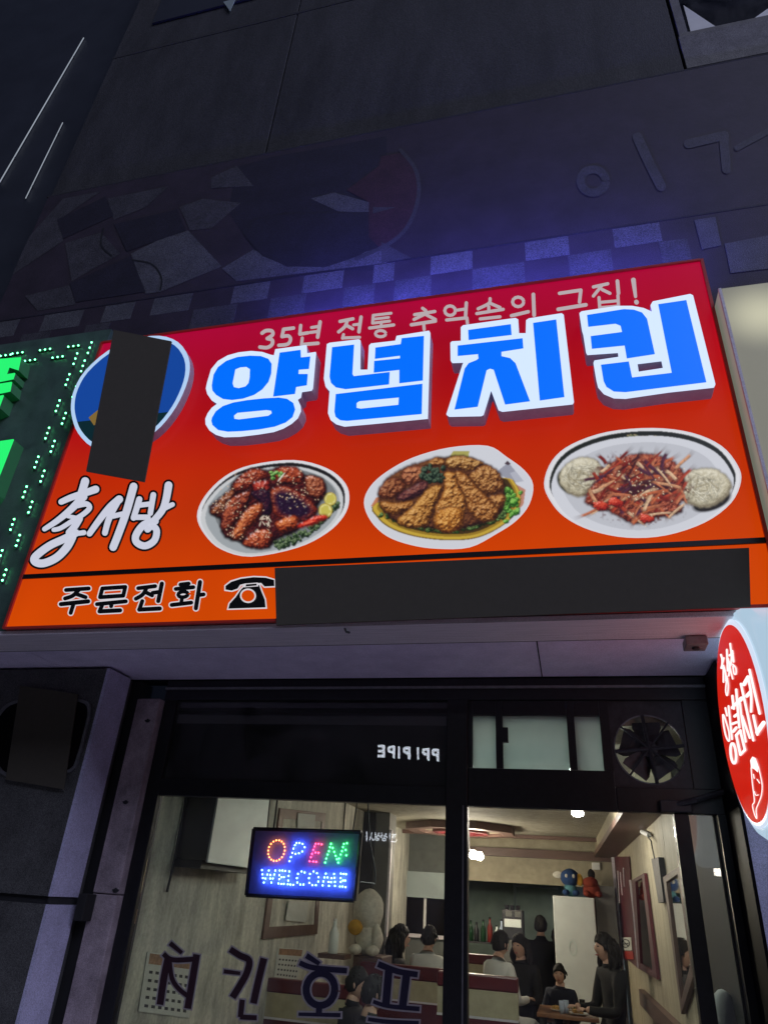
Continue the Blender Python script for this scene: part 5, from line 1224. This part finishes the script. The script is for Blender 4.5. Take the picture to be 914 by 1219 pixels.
MB().box(x0-.04, x1+.04, HY-.075, HY-.055, z1-.30, z1+.06).build('blind', 'curtain_grey', iw)
cx0 = aty((464, 1060), HY).x
dc_ = tag(MB().box(cx0, x0-.06, HY-.06, HY-.002, FLOOR, z1+.12).build('pale_panel', 'curtain_grey'), 'pale grey narrow panel left of the dark inner window', 'panel')

# ------------------------------------------------------------------ booths
def booth(label, x0, x1, y, ztop, h, step=None):
    r = new_empty('booth_partition', ((x0+x1)/2, y, FLOOR), label, 'booth', 'booth partitions')
    MB().box(x0, x1, y, y+.10, ztop-h, ztop).build('top_band', 'maroon', r, bevel=.012)
    MB().box(x0+.005, x1-.005, y+.008, y+.092, ztop-h-.17, ztop-h-.001).build('cream_band', 'cream', r)
    MB().box(x0+.003, x1-.003, y+.004, y+.096, ztop-h-.185, ztop-h-.171).build('chrome_strip', 'soffit_trim', r)
    MB().box(x0, x1, y+.002, y+.098, FLOOR, ztop-h-.186).build('base_panel', 'maroon', r)
    MB().box(x0+.02, x1-.02, y-.42, y-.002, FLOOR+.30, FLOOR+.45).build('seat', 'maroon', r, bevel=.02)
    return r
y1 = 3.3; zt = aty((580, 1161), y1).z
booth('maroon and cream booth partition right of the window mullion', aty((520, 1160), y1).x, aty((616, 1165), y1).x, y1, zt, .10)
y2 = 5.0; zt2 = aty((490, 1150), y2).z
booth('maroon and cream booth partition below the white plush toy', aty((428, 1150), y2).x, aty((533, 1157), y2).x, y2, zt2, .12)
y3 = 3.5; zt3 = aty((360, 1168), y3).z
booth('low maroon booth partition behind the window lettering', aty((312, 1168), y3).x, aty((424, 1172), y3).x, y3, zt3, .10)
y4 = 6.4; zt4 = aty((570, 1136), y4).z
booth('far maroon booth partition below the bottle shelf', aty((545, 1136), y4).x, aty((592, 1140), y4).x, y4, zt4, .10)
bn = new_empty('wall_bench', atr((775, 1200), .3)*1, 'brown wooden bench along the right wall', 'bench'); bn.location.z = FLOOR
q0, q1 = RA.lerp(RB_, .30)+rn*.02, RA.lerp(RB_, .66)+rn*.02
MB().prism([[q0+Vector((0, 0, .86)), q1+Vector((0, 0, .86)), q1+rn*.06+Vector((0, 0, .86)), q0+rn*.06+Vector((0, 0, .86))]], (0, 0, .14)).build('back_rail', 'beam_brown', bn)
MB().prism([[q0+rn*.001+Vector((0, 0, .45)), q1+rn*.001+Vector((0, 0, .45)), q1+rn*.42+Vector((0, 0, .45)), q0+rn*.42+Vector((0, 0, .45))]], (0, 0, .12)).build('seat', 'maroon', bn)
MB().prism([[q0+rn*.03+Vector((0, 0, FLOOR)), q1+rn*.03+Vector((0, 0, FLOOR)), q1+rn*.38+Vector((0, 0, FLOOR)), q0+rn*.38+Vector((0, 0, FLOOR))]], (0, 0, .448-FLOOR)).build('base', 'beam_brown', bn)

# ------------------------------------------------------------------ fridge, toys
FYD = 8.3
x0, x1, _, zt_ = bw(665, 1069, 707, 1219, FYD)
fg = new_empty('refrigerator', ((x0+x1)/2, FYD, FLOOR), 'tall white refrigerator at the back of the room', 'refrigerator')
MB().box(x0, x1, FYD+.045, FYD+.55, FLOOR, zt_).build('body', 'fridge_white', fg, bevel=.01)
MB().box(x0+.004, x1-.004, FYD, FYD+.04, FLOOR+.08, zt_-.02).build('door', 'fridge_white', fg, bevel=.012)
q = MB(); n = 26
q.prism([[(x0+.24+.05*math.cos(2*math.pi*i/n), FYD-.004, zt_-.62+.09*math.sin(2*math.pi*i/n)) for i in range(n)], [(x0+.24+.04*math.cos(2*math.pi*i/n), FYD-.004, zt_-.62+.078*math.sin(2*math.pi*i/n)) for i in range(n)]], (0, .003, 0))
q.build('door_mark', 'frost', fg)
MB().box(x0+.02, x0+.04, FYD-.03, FYD-.002, zt_-1.2, zt_-.85).build('handle', 'ac_white', fg)
gb = tag(MB().box(x1+.012, .53, FYD+.1, FYD+.6, FLOOR, zt_+.16).build('tall_block', 'grey_side'), 'dark grey tall block between the refrigerator and the right wall', 'cupboard')  # plain dark block filling the space beside the refrigerator
def plush(name, label, c, parts):
    r = new_empty(name, c, label, 'plush toy')
    for nm, off, rad, ma in parts: MB().ell(Vector(c)+Vector(off), rad, 14, 10, .06).build(nm, ma, r, smooth=True)
    return r
t = aty((682, 1066), FYD+.15)
plush('plush_toy', 'blue plush toy with big ears on top of the refrigerator', (t.x-.03, FYD+.15, zt_), [('body', (0, 0, .09), (.09, .09, .10), 'plush_cyan'), ('head', (0, -.02, .24), (.13, .11, .12), 'plush_blue'), ('ear', (-.17, 0, .27), (.07, .02, .045), 'plush_white'), ('ear', (.13, -.06, .22), (.05, .02, .08), 'plush_yellow'), ('foot', (-.07, -.07, .05), (.05, .06, .04), 'plush_blue'), ('foot', (.07, -.07, .05), (.05, .06, .04), 'plush_blue'), ('eye', (-.05, -.12, .26), (.02, .012, .025), 'plush_white'), ('eye', (.05, -.12, .26), (.02, .012, .025), 'plush_white')])
plush('plush_toy', 'red plush toy beside the blue one on the refrigerator', (t.x+.27, FYD+.15, zt_), [('body', (0, 0, .10), (.13, .10, .11), 'plush_red'), ('head', (-.02, -.03, .19), (.11, .09, .08), 'plush_red'), ('horn', (.0, 0, .30), (.05, .03, .07), 'cloth_black'), ('foot', (-.08, -.08, .05), (.05, .06, .04), 'plush_red'), ('foot', (.08, -.08, .05), (.05, .06, .04), 'plush_red')])
# white plush on the cabinet near the column
py_ = 5.2; pb = aty((436, 1137), py_)
cbn = tag(MB().box(aty((424, 1140), py_).x, aty((458, 1140), py_).x, py_-.12, py_+.35, FLOOR, pb.z-.002).build('low_cabinet', 'beam_brown', bevel=.01), 'low brown cabinet carrying the white plush toy', 'cabinet')
plush('plush_toy', 'big white plush toy with yellow bill sitting by the dark column', (pb.x, py_, pb.z), [('body', (.02, 0, .15), (.15, .13, .16), 'plush_white'), ('head', (.0, -.02, .42), (.17, .15, .20), 'plush_white'), ('ear', (.08, .02, .40), (.07, .06, .16), 'plush_white'), ('bill', (-.10, -.15, .25), (.08, .06, .07), 'plush_yellow'), ('arm', (.12, -.08, .17), (.06, .06, .12), 'plush_white'), ('foot', (-.09, -.13, .05), (.07, .09, .05), 'plush_white'), ('foot', (.10, -.13, .05), (.07, .09, .05), 'plush_white')])
wb = aty((396, 1135), 4.6)
def bottle(label, c, h, r, ma, cap):
    t = new_empty('bottle', c, label, 'bottle', 'bottles in the shop')
    MB().lathe(c, [(r*.9, 0), (r, .02*h), (r, .58*h), (r*.4, .78*h), (r*.36, .93*h)], 12).build('glass', ma, t, smooth=True)
    MB().lathe(Vector(c)+Vector((0, 0, .93*h)), [(r*.42, 0), (r*.42, .07*h)], 10).build('cap', cap, t); return t
lst = tag(MB().box(wb.x-.12, wb.x+.15, 4.5, 4.75, wb.z-.04, wb.z).build('wall_ledge', 'beam_brown'), 'small brown ledge under the white bottle on the left', 'shelf')
bottle('white bottle on the ledge left of the dark column', (wb.x, 4.6, wb.z), .30, .05, 'ac_white', 'white_paint')
# back shelf with bottles
SY = 8.6; x0, x1, z0, z1 = bw(556, 1085, 604, 1120, SY)
sh = new_empty('bottle_shelf', ((x0+x1)/2, SY, z0-.5), 'dark shelf unit with bottles by the kitchen opening', 'shelf')
MB().box(x0-.3, x1, SY, SY+.3, z0-.02, z0).build('shelf_board', 'steel_black', sh)
MB().box(x0-.3, x1, SY, SY+.3, z0-.36, z0-.34).build('shelf_board', 'soffit_trim', sh)
for xx in (x0-.3, x1-.02): MB().box(xx, xx+.02, SY+.27, SY+.299, FLOOR, z0-.021).build('upright', 'steel_black', sh)
BT_ = [(560, 'bottle_green', .26, 'green bottle at the left end of the shelf'), (567, 'bottle_dark', .24, 'dark bottle second on the shelf'), (575, 'bottle_green', .28, 'tall green bottle third on the shelf'), (583, 'bottle_red', .32, 'tall red bottle on the shelf'), (591, 'ac_white', .22, 'white bottle right of the red bottle'), (597, 'bottle_clear', .30, 'pale bottle at the right end of the shelf')]
for px, ma, h, lab in BT_:
    p = aty((px, 1110), SY+.12); bottle(lab, (p.x, SY+.12, z0), h, .038, ma, 'bottle_dark')
for px, ma, lab in ((570, 'ac_white', 'white sauce bottle on the lower shelf'), (582, 'bottle_red', 'red sauce bottle on the lower shelf')):
    p = aty((px, 1130), SY+.1); bottle(lab, (p.x, SY+.1, z0-.34), .18, .035, ma, 'white_paint')
x0, x1, z0, z1 = bw(598, 1084, 622, 1118, SY-.1)
mbd = new_empty('coffee_machine', ((x0+x1)/2, SY, z0), 'black machine with a white label panel beside the bottles', 'machine')
MB().box(x0, x1, SY-.1, SY+.2, z0, z1).build('body', 'steel_black', mbd, bevel=.015)
zz = z0+(z1-z0)*.42
MB().box(x0+.03, x1-.03, SY-.106, SY-.1005, zz, zz+.10).build('label_panel', 'ac_white', mbd)
for k in range(2): MB().box(x0+.05+.13*k, x0+.14+.13*k, SY-.106, SY-.1005, zz+.13, zz+.20).build('display', 'grey_side', mbd)
for k in range(3): MB().lathe((x0+.06+.08*k, SY+.02, z1), [(.03, 0), (.035, .06)], 10).build('cup', 'bottle_dark', mbd)
mstand = tag(MB().box(x0-.03, x1+.05, SY-.12, SY+.25, FLOOR, z0-.002).build('machine_stand', 'grey_side'), 'grey stand under the black machine', 'stand')
# pale door frame in the kitchen
x0, x1, z0, z1 = bw(615, 1056, 664, 1219, KY)
kd = new_empty('kitchen_door', ((x0+x1)/2, KY, FLOOR), 'green kitchen door with pale frame behind the standing person', 'door')
MB().box(x0, x0+.05, KY-.03, KY-.001, FLOOR, z1).build('frame', 'frost', kd); MB().box(x0+.051, x1, KY-.03, KY-.001, z1-.04, z1).build('frame', 'frost', kd)
MB().box(x0+.051, x1, KY-.02, KY-.002, FLOOR, z1-.041).build('leaf', 'kitchen_green', kd)

# ------------------------------------------------------------------ right wall things (on the slanted wall plane)
def rquad(name, ma, parent, reg, loops, off, th=.01):
    return MB().prism([[atr(p, off) for p in T(*reg, l)] for l in loops], rn*-th).build(name, ma, parent)
RR = (690, 940, 4.08)
def rthing(name, label, cat, reg, quad, off):
    P = [atr(p, off) for p in T(*reg, quad)]; return new_empty(name, min(P, key=lambda v: v.z), label, cat)
qd = [(140,325),(236,325),(275,862),(165,770)]
w1 = rthing('wall_hanging', 'dark red wall panel with a no-smoking sign in the far right corner', 'wall panel', RR, qd, .03)
rquad('cloth', 'maroon_dark', w1, RR, [qd], .035)
for a_, b_ in (((183,395),(192,550)), ((195,400),(205,512)), ((210,380),(215,470))):
    MB().tube([atr(p, .05) for p in T(*RR, [a_, b_])], .008, 6).build('hanging_strip', 'soffit_trim', w1)
MB().tube([atr(p, .05) for p in T(*RR, [(243,440),(262,600),(270,700),(283,865)])], .014, 6).build('white_edge', 'soffit_trim', w1)
def nosmoke(label, quad):
    r = rthing('warning_sign', label, 'sign', RR, quad, .045); rquad('plate', 'paper', r, RR, [quad], .045, .004)
    c = (sum(p[0] for p in quad)/4, sum(p[1] for p in quad)/4-2); w_ = (quad[1][0]-quad[0][0])*.36; h_ = (quad[3][1]-quad[0][1])*.33
    rg = ring_pts(*c, w_, h_, 0, 20)[:-1]; ri = ring_pts(*c, w_*.78, h_*.78, 0, 20)[:-1]
    rquad('ring', 'ink', r, RR, [rg, ri], .048, .002)
    rquad('bar', 'ink', r, RR, [[(c[0]-w_*.7, c[1]-h_*.55), (c[0]-w_*.55, c[1]-h_*.7), (c[0]+w_*.7, c[1]+h_*.55), (c[0]+w_*.55, c[1]+h_*.7)]], .0485, .002)
    rquad('cigarette', 'ink', r, RR, [[(c[0]-w_*.6, c[1]+h_*.05), (c[0]+w_*.6, c[1]-h_*.1), (c[0]+w_*.6, c[1]+h_*.12), (c[0]-w_*.6, c[1]+h_*.27)]], .049, .002)
    rquad('red_strip', 'red_gloss', r, RR, [[(quad[3][0]+2, quad[3][1]+4), (quad[2][0]+3, quad[2][1]+3), (quad[2][0]+8, quad[2][1]+44), (quad[3][0]+8, quad[3][1]+40)]], .045, .004)
nosmoke('square no-smoking sign on the dark red panel', [(188,717),(247,717),(252,780),(194,782)])
q2 = [(252,440),(310,405),(374,922),(272,862)]
m2 = rthing('wall_mirror', 'framed mirror with a dark border on the right wall', 'mirror', RR, q2, .03)
rquad('frame', 'maroon_dark', m2, RR, [q2, [(268,447),(300,428),(352,880),(292,845)]], .05, .03)
rquad('glass', 'mirror', m2, RR, [[(267,446),(301,427),(353,881),(291,846)]], .035, .01)
q3 = [(346,336),(379,328),(406,545),(380,550)]
m3 = rthing('speaker', 'small dark box hanging on the right wall', 'speaker', RR, q3, .1)
rquad('body', 'steel_black', m3, RR, [q3], .06, .05)
MB().tube([atr(p, .06) for p in T(*RR, [(320,215),(345,250),(352,290),(362,336)])], .006, 6).build('cord', 'wire', m3)
q4 = [(402,425),(486,368),(560,870),(490,1090)]
m4 = rthing('picture_frame', 'brown framed picture nearest the window on the right wall', 'picture frame', RR, q4, .03)
rquad('frame', 'beam_brown', m4, RR, [q4, [(418,448),(474,410),(535,850),(490,1020)]], .05, .03)
rquad('picture', 'mirror', m4, RR, [[(417,447),(475,409),(536,851),(489,1021)]], .035, .01)
q0, q1 = RA.lerp(RB_, .0)+rn*.016, RA.lerp(RB_, .15)+rn*.016
tag(MB().prism([[q0+Vector((0, 0, FLOOR)), q1+Vector((0, 0, FLOOR)), q1+rn*.03+Vector((0, 0, FLOOR)), q0+rn*.03+Vector((0, 0, FLOOR))]], (0, 0, CEIL-FLOOR-.03)).build('pane_darkener', 'rubber'), 'tall dark board added to darken the view through the narrow side pane on the right', 'board')  # added board, keeps the view through the side pane dark
wl2 = tag(MB().tube([atr(p, .05) for p in T(*RR, [(300,205),(320,215),(335,222)])], .02, 8).build('wall_hook', 'white_paint'), 'small white hook under the dropped beam', 'hook')
ob = aty((838, 1219), 1.5)
lb_ = tag(MB().ell((.70, 1.42, 1.14), (.10, .035, .26), 20, 14, .03).build('rounded_board', 'cloth_white', smooth=True), 'white rounded board leaning low behind the right side pane', 'board')

# ------------------------------------------------------------------ table by the right wall
ty_ = 6.1; tz = aty((675, 1206), ty_).z
tx0, tx1 = aty((645, 1200), ty_).x, aty((705, 1205), ty_).x
tb = new_empty('dining_table', ((tx0+tx1)/2, ty_+.1, FLOOR), 'wooden dining table with food between the seated people', 'table')
MB().box(tx0-.05, tx1+.06, ty_-.2, ty_+.55, tz-.04, tz).build('table_top', 'table_wood', tb, bevel=.008)
for xx, yy in ((tx0, ty_-.14), (tx1, ty_-.14), (tx0, ty_+.48), (tx1, ty_+.48)): MB().box(xx-.025, xx+.025, yy-.025, yy+.025, FLOOR, tz-.041).build('leg', 'steel_black', tb)
def plate(label, x, y, r, ma):
    t_ = new_empty('plate', (x, y, tz), label, 'plate', 'plates on the table')
    MB().lathe((x, y, tz+.001), [(r*.55, 0), (r*.95, .016), (r, .022), (r*.9, .018), (r*.5, .006)], 20).build('dish', 'white_paint', t_, smooth=True)
    f_ = MB()
    for i in range(7): f_.ell((x+random.uniform(-.5, .5)*r, y+random.uniform(-.5, .5)*r, tz+.03), (.03, .025, .022), 8, 6, .4)
    f_.build('food', ma, t_)['kind'] = 'stuff'
cxm = (tx0+tx1)/2
plate('plate of golden chicken at the front of the dining table', cxm+.12, ty_-.08, .11, 'food_gold'); plate('plate of greens at the back of the dining table', cxm+.02, ty_+.25, .12, 'food_green'); plate('plate at the left of the dining table', cxm-.10, ty_+.05, .08, 'food_gold')
for k, (dx, dyy, lab) in enumerate(((-.05, -.12, 'clear drinking glass at the front of the dining table'), (-.01, -.05, 'second clear drinking glass beside the front glass'), (.16, .2, 'clear drinking glass behind the plates'))):
    g_ = new_empty('drinking_glass', (cxm+dx, ty_+dyy, tz), lab, 'glass', 'glasses on the table')
    MB().lathe((cxm+dx, ty_+dyy, tz+.001), [(.026, 0), (.032, .115), (.030, .115), (.024, .006)], 14).build('tumbler', 'bottle_clear' if k < 2 else 'glass', g_, smooth=True)

# ------------------------------------------------------------------ people
def skin_body(name, joints, edges, parent, mats, face_mat):
    me = bpy.data.meshes.new(name); me.from_pydata([j[0] for j in joints], edges, []); o = bpy.data.objects.new(name, me); COL.objects.link(o)
    md = o.modifiers.new('skin', 'SKIN'); md.use_smooth_shade = True
    for i, j in enumerate(joints):
        me.skin_vertices[0].data[i].radius = j[1] if isinstance(j[1], tuple) else (j[1], j[1])
        me.skin_vertices[0].data[i].use_root = (i == 0)
    sb = o.modifiers.new('sub', 'SUBSURF'); sb.levels = 1; sb.render_levels = 1
    dg = bpy.context.evaluated_depsgraph_get(); nm = bpy.data.meshes.new_from_object(o.evaluated_get(dg)); bpy.data.objects.remove(o)
    for ma in mats: nm.materials.append(M[ma])
    for p in nm.polygons: p.material_index = face_mat(p.center); p.use_smooth = True
    b = bpy.data.objects.new(name, nm); COL.objects.link(b); b.parent = parent; return b
def person(label, head, y, face, cloth, pose='sit', hair='short', scale=1., lean=0., group=None, sleeve=None, look=0.):
    """head: px of the head centre; face: heading the person looks to, radians from -y (towards the street)"""
    h = aty(head, y); r = new_empty('person', (h.x, h.y, FLOOR), label, 'person', group)
    s = scale; H = h.z-FLOOR
    ca, sa = math.cos(face), math.sin(face)
    # local frame: x right of the person, y forward, z up from floor; forward maps to world (sin, -cos)
    def Wd(x, yy, z): return (x*ca+yy*sa, x*sa-yy*ca, z) if False else (yy*sa-x*ca, -yy*ca-x*sa, z)
    hip = H-.62*s if pose == 'sit' else H-.70*s
    fw = lean
    J = [((0, -.02, hip), (.15*s, .12*s)), ((0, fw*.3-.01, hip+.20*s), (.135*s, .105*s)), ((0, fw*.7, hip+.40*s), (.165*s, .115*s)), ((0, fw*.9, hip+.52*s), (.10*s, .08*s)), ((0, fw+.0, hip+.585*s), .058*s), ((0, fw+.02, hip+.64*s), .06*s)]
    E = [(0, 1), (1, 2), (2, 3), (3, 4), (4, 5)]
    for sd_ in (-1, 1):
        k = len(J)
        if pose == 'sit':
            J += [((sd_*.17*s, fw*.8, hip+.485*s), .072*s), ((sd_*.22*s, fw+.06*s, hip+.20*s), .052*s), ((sd_*.13*s, fw+.27*s, hip+.20*s), .040*s), ((sd_*.10*s, fw+.33*s, hip+.215*s), .032*s)]
        else:
            J += [((sd_*.17*s, 0, hip+.485*s), .07*s), ((sd_*.22*s, .0, hip+.16*s), .052*s), ((sd_*.20*s, .10*s, hip-.03*s), .040*s), ((sd_*.18*s, .16*s, hip-.09*s), .032*s)]
        E += [(2, k), (k, k+1), (k+1, k+2), (k+2, k+3)]
        k = len(J)
        if pose == 'sit':
            J += [((sd_*.10*s, .12*s, hip-.02), .085*s), ((sd_*.12*s, .42*s, hip-.02), .065*s), ((sd_*.12*s, .42*s, max(.1, hip-.42*s)), .045*s), ((sd_*.12*s, .52*s, .05), .035*s)]
        else:
            J += [((sd_*.09*s, 0, hip-.10*s), .085*s), ((sd_*.10*s, .02, hip*.52), .065*s), ((sd_*.10*s, -.02, .10), .045*s), ((sd_*.10*s, .10, .04), .035*s)]
        E += [(0, k), (k, k+1), (k+1, k+2), (k+2, k+3)]
    JJ = [(Wd(*j[0]), j[1]) for j in J]
    hand_z = (hip+.235*s)
    def fm(c):
        if c.z > hip+.515*s: return 1
        return 0
    hands = [Vector(JJ[9][0]), Vector(JJ[17][0])]
    def fm2(c):
        if c.z > hip+.575*s: return 1
        if min((Vector(c)-q).length for q in hands) < .05*s: return 1
        return 0
    body = skin_body('body', JJ, E, r, [cloth, 'skin'], fm2)
    # head joined on the neck, with nose, ears; eyes, mouth, hair as children
    la = face+look; cl, sl = math.cos(la), math.sin(la)
    hc = Vector((Wd(0, fw+.035*s, hip+.705*s)))
    def hw(x, yy, z): return hc+Vector((yy*sl-x*cl, -yy*cl-x*sl, z))*s
    hm = MB(); nu, nv = 18, 14; vs = []; fs_ = []
    for i in range(nv+1):
        a_ = math.pi*i/nv
        for j in range(nu):
            t = 2*math.pi*j/nu; dx, dy_, dz = math.sin(a_)*math.cos(t), math.sin(a_)*math.sin(t), math.cos(a_)
            jaw = 1-.28*max(0, -dz)**1.3
            x, yy, z = .074*dx*jaw, .092*dy_*(1-.12*max(0, -dz)), .118*dz
            if dy_ > .75 and -.35 < dz < .15: yy += .016*(dy_-.75)/.25*(1 if abs(dx) < .25 else 0)      # nose
            if dy_ > .6 and .02 < dz < .25 and .2 < abs(dx) < .6: yy -= .006
            vs.append(hw(x, yy, z))
    for i in range(nv):
        for j in range(nu): fs_.append((i*nu+j, (i+1)*nu+j, (i+1)*nu+(j+1) % nu, i*nu+(j+1) % nu))
    hm.add(vs, fs_)
    for sd_ in (-1, 1): hm.ell(hw(sd_*.076, -.005, -.005), (.012*s, .018*s, .03*s), 8, 6)
    # five fingers a hand
    for hnd, sgn in ((hands[0], -1), (hands[1], 1)):
        hb = base_of(r)*0+hnd
        for f in range(5):
            ox = (f-2)*.016*s; ln = (.05, .068, .075, .07, .055)[f]*s
            if f == (4 if sgn < 0 else 0): ln = .05*s
            a0 = hb+Vector(Wd(ox, .01*s, 0)); a1 = hb+Vector(Wd(ox*1.15, .01*s+ln*.6, -.002)); a2 = hb+Vector(Wd(ox*1.15, .01*s+ln*.9, -.022*s))
            hm.tube([a0, a1, a2], [.009*s, .008*s, .006*s], 6)
    rb = base_of(r); hm.v = [tuple(Vector(v)+rb) for v in hm.v]
    hd_ = hm.build('head_and_hands', 'skin', r, smooth=True)
    # merge head and hands into the one body mesh
    bm = bmesh.new(); bm.from_mesh(body.data); k0 = len(bm.faces); bm.from_mesh(hd_.data); bm.faces.ensure_lookup_table()
    for f in bm.faces[k0:]: f.material_index = 1; f.smooth = True
    bm.to_mesh(body.data); bm.free(); bpy.data.objects.remove(hd_)
    def child(nm, mb, ma): mb.v = [tuple(Vector(v)+rb) for v in mb.v]; return mb.build(nm, ma, r, smooth=True)
    ey = MB()
    for sd_ in (-1, 1): ey.ell(hw(sd_*.030, .082, .012), (.013*s, .006*s, .006*s), 8, 6)
    child('eyes', ey, 'ink')
    ml = MB(); ml.ell(hw(0, .080, -.062), (.022*s, .008*s, .007*s), 8, 6); child('mouth', ml, 'lip')
    # hair: cap shell over the skull, low at the nape, high at the forehead, with loose strands
    hm = MB(); nu, nv = 24, 12; vs = []; fs_ = []
    for i in range(nv+1):
        for j in range(nu):
            t = 2*math.pi*j/nu; fr = math.sin(t)          # 1 = front
            lim = (.66-.27*max(0, fr)**.6+.06*max(0, -fr))*math.pi
            a_ = lim*i/nv; dx, dy_, dz = math.sin(a_)*math.cos(t), math.sin(a_)*math.sin(t), math.cos(a_)
            k = 1.12+.03*math.sin(5*t+i)+.02*math.sin(11*t-2*i)
            if i == nv: k = 1.0
            vs.append(hw(.078*dx*k, .096*dy_*k, .116*dz*k+.004))
    for i in range(nv):
        for j in range(nu): fs_.append((i*nu+j, (i+1)*nu+j, (i+1)*nu+(j+1) % nu, i*nu+(j+1) % nu))
    hm.add(vs, fs_)
    if hair == 'long':
        for q in range(70):
            t = random.uniform(.96*math.pi, 2.04*math.pi); a_ = random.uniform(.25, .6)*math.pi
            dx, dy_, dz = math.sin(a_)*math.cos(t), math.sin(a_)*math.sin(t), math.cos(a_)
            ln = random.uniform(.10, .24); w_ = random.uniform(1.05, 1.3); pts = []
            for z_ in range(5):
                f_ = z_/4; pts.append(hw(.080*dx*(w_+.25*math.sin(f_*2.6))+random.uniform(-.008, .008), .098*dy_*(w_+.2*math.sin(f_*2.6))+random.uniform(-.008, .008), .125*dz*1.05-ln*f_))
            hm.tube(pts, [.014*s, .020*s, .019*s, .015*s, .004*s], 5)
    for q in range(40):      # loose tufts
        t = random.uniform(0, 2*math.pi); a_ = random.uniform(.05, .55)*math.pi; dx, dy_, dz = math.sin(a_)*math.cos(t), math.sin(a_)*math.sin(t), math.cos(a_)
        if dy_ > .4 and dz < .6: continue
        p0 = hw(.080*dx*1.04, .098*dy_*1.04, .125*dz*1.04+.006); p1 = hw(.080*dx*1.18+random.uniform(-.02, .02), .098*dy_*1.18, .125*dz*1.06-.04)
        hm.tube([p0, p0.lerp(p1, .6)+Vector((0, 0, .008)), p1], [.013*s, .010*s, .002*s], 5)
    child('hair', hm, 'hair')
    if hair == 'bun':
        mb = MB(); mb.ell(hw(0, -.10, .06), .045*s, 12, 8, .1); child('hair_bun', mb, 'hair')
    return r
PI = math.pi
person('person in a white shirt seen from behind, in the left window beside the mullion', (509, 1127), 6.2, PI-.3, 'cloth_white', hair='short')
person('person with dark hair in dark clothes next to the white shirt, left window', (472, 1128), 6.0, PI/2+.4, 'cloth_grey', hair='long', scale=1.1)
person('person in black facing right, low behind the window lettering', (420, 1184), 3.0, PI/2, 'cloth_black', hair='short', scale=.85)
person('person in grey nearest the left window, at its bottom edge', (440, 1198), 2.7, PI/2+.6, 'cloth_grey', hair='short', scale=.9)
person('person in a white top seen from behind at the dining table', (593, 1134), 5.9, PI-.75, 'cloth_white', hair='short', scale=1.0)
person('person in a dark coat facing the window, beside the white top at the table', (620, 1137), 6.5, -.35, 'cloth_black', hair='long', scale=1.0, look=-.15)
person('small person in navy looking down at the food, in front of the refrigerator', (667, 1168), 6.9, -.1, 'cloth_navy', hair='short', scale=.85, lean=.06)
person('person with long black hair in black facing left, by the right wall', (729, 1141), 6.0, -PI/2+.45, 'cloth_black', hair='long', scale=1.1, lean=.05)
person('person standing in black near the kitchen, seen from behind', (643, 1103), 9.3, PI, 'cloth_black', pose='stand', hair='short', scale=1.1)
person('second person standing in dark clothes, half hidden by the refrigerator', (662, 1116), 10.1, PI*.8, 'cloth_navy', pose='stand', hair='short', scale=1.05)
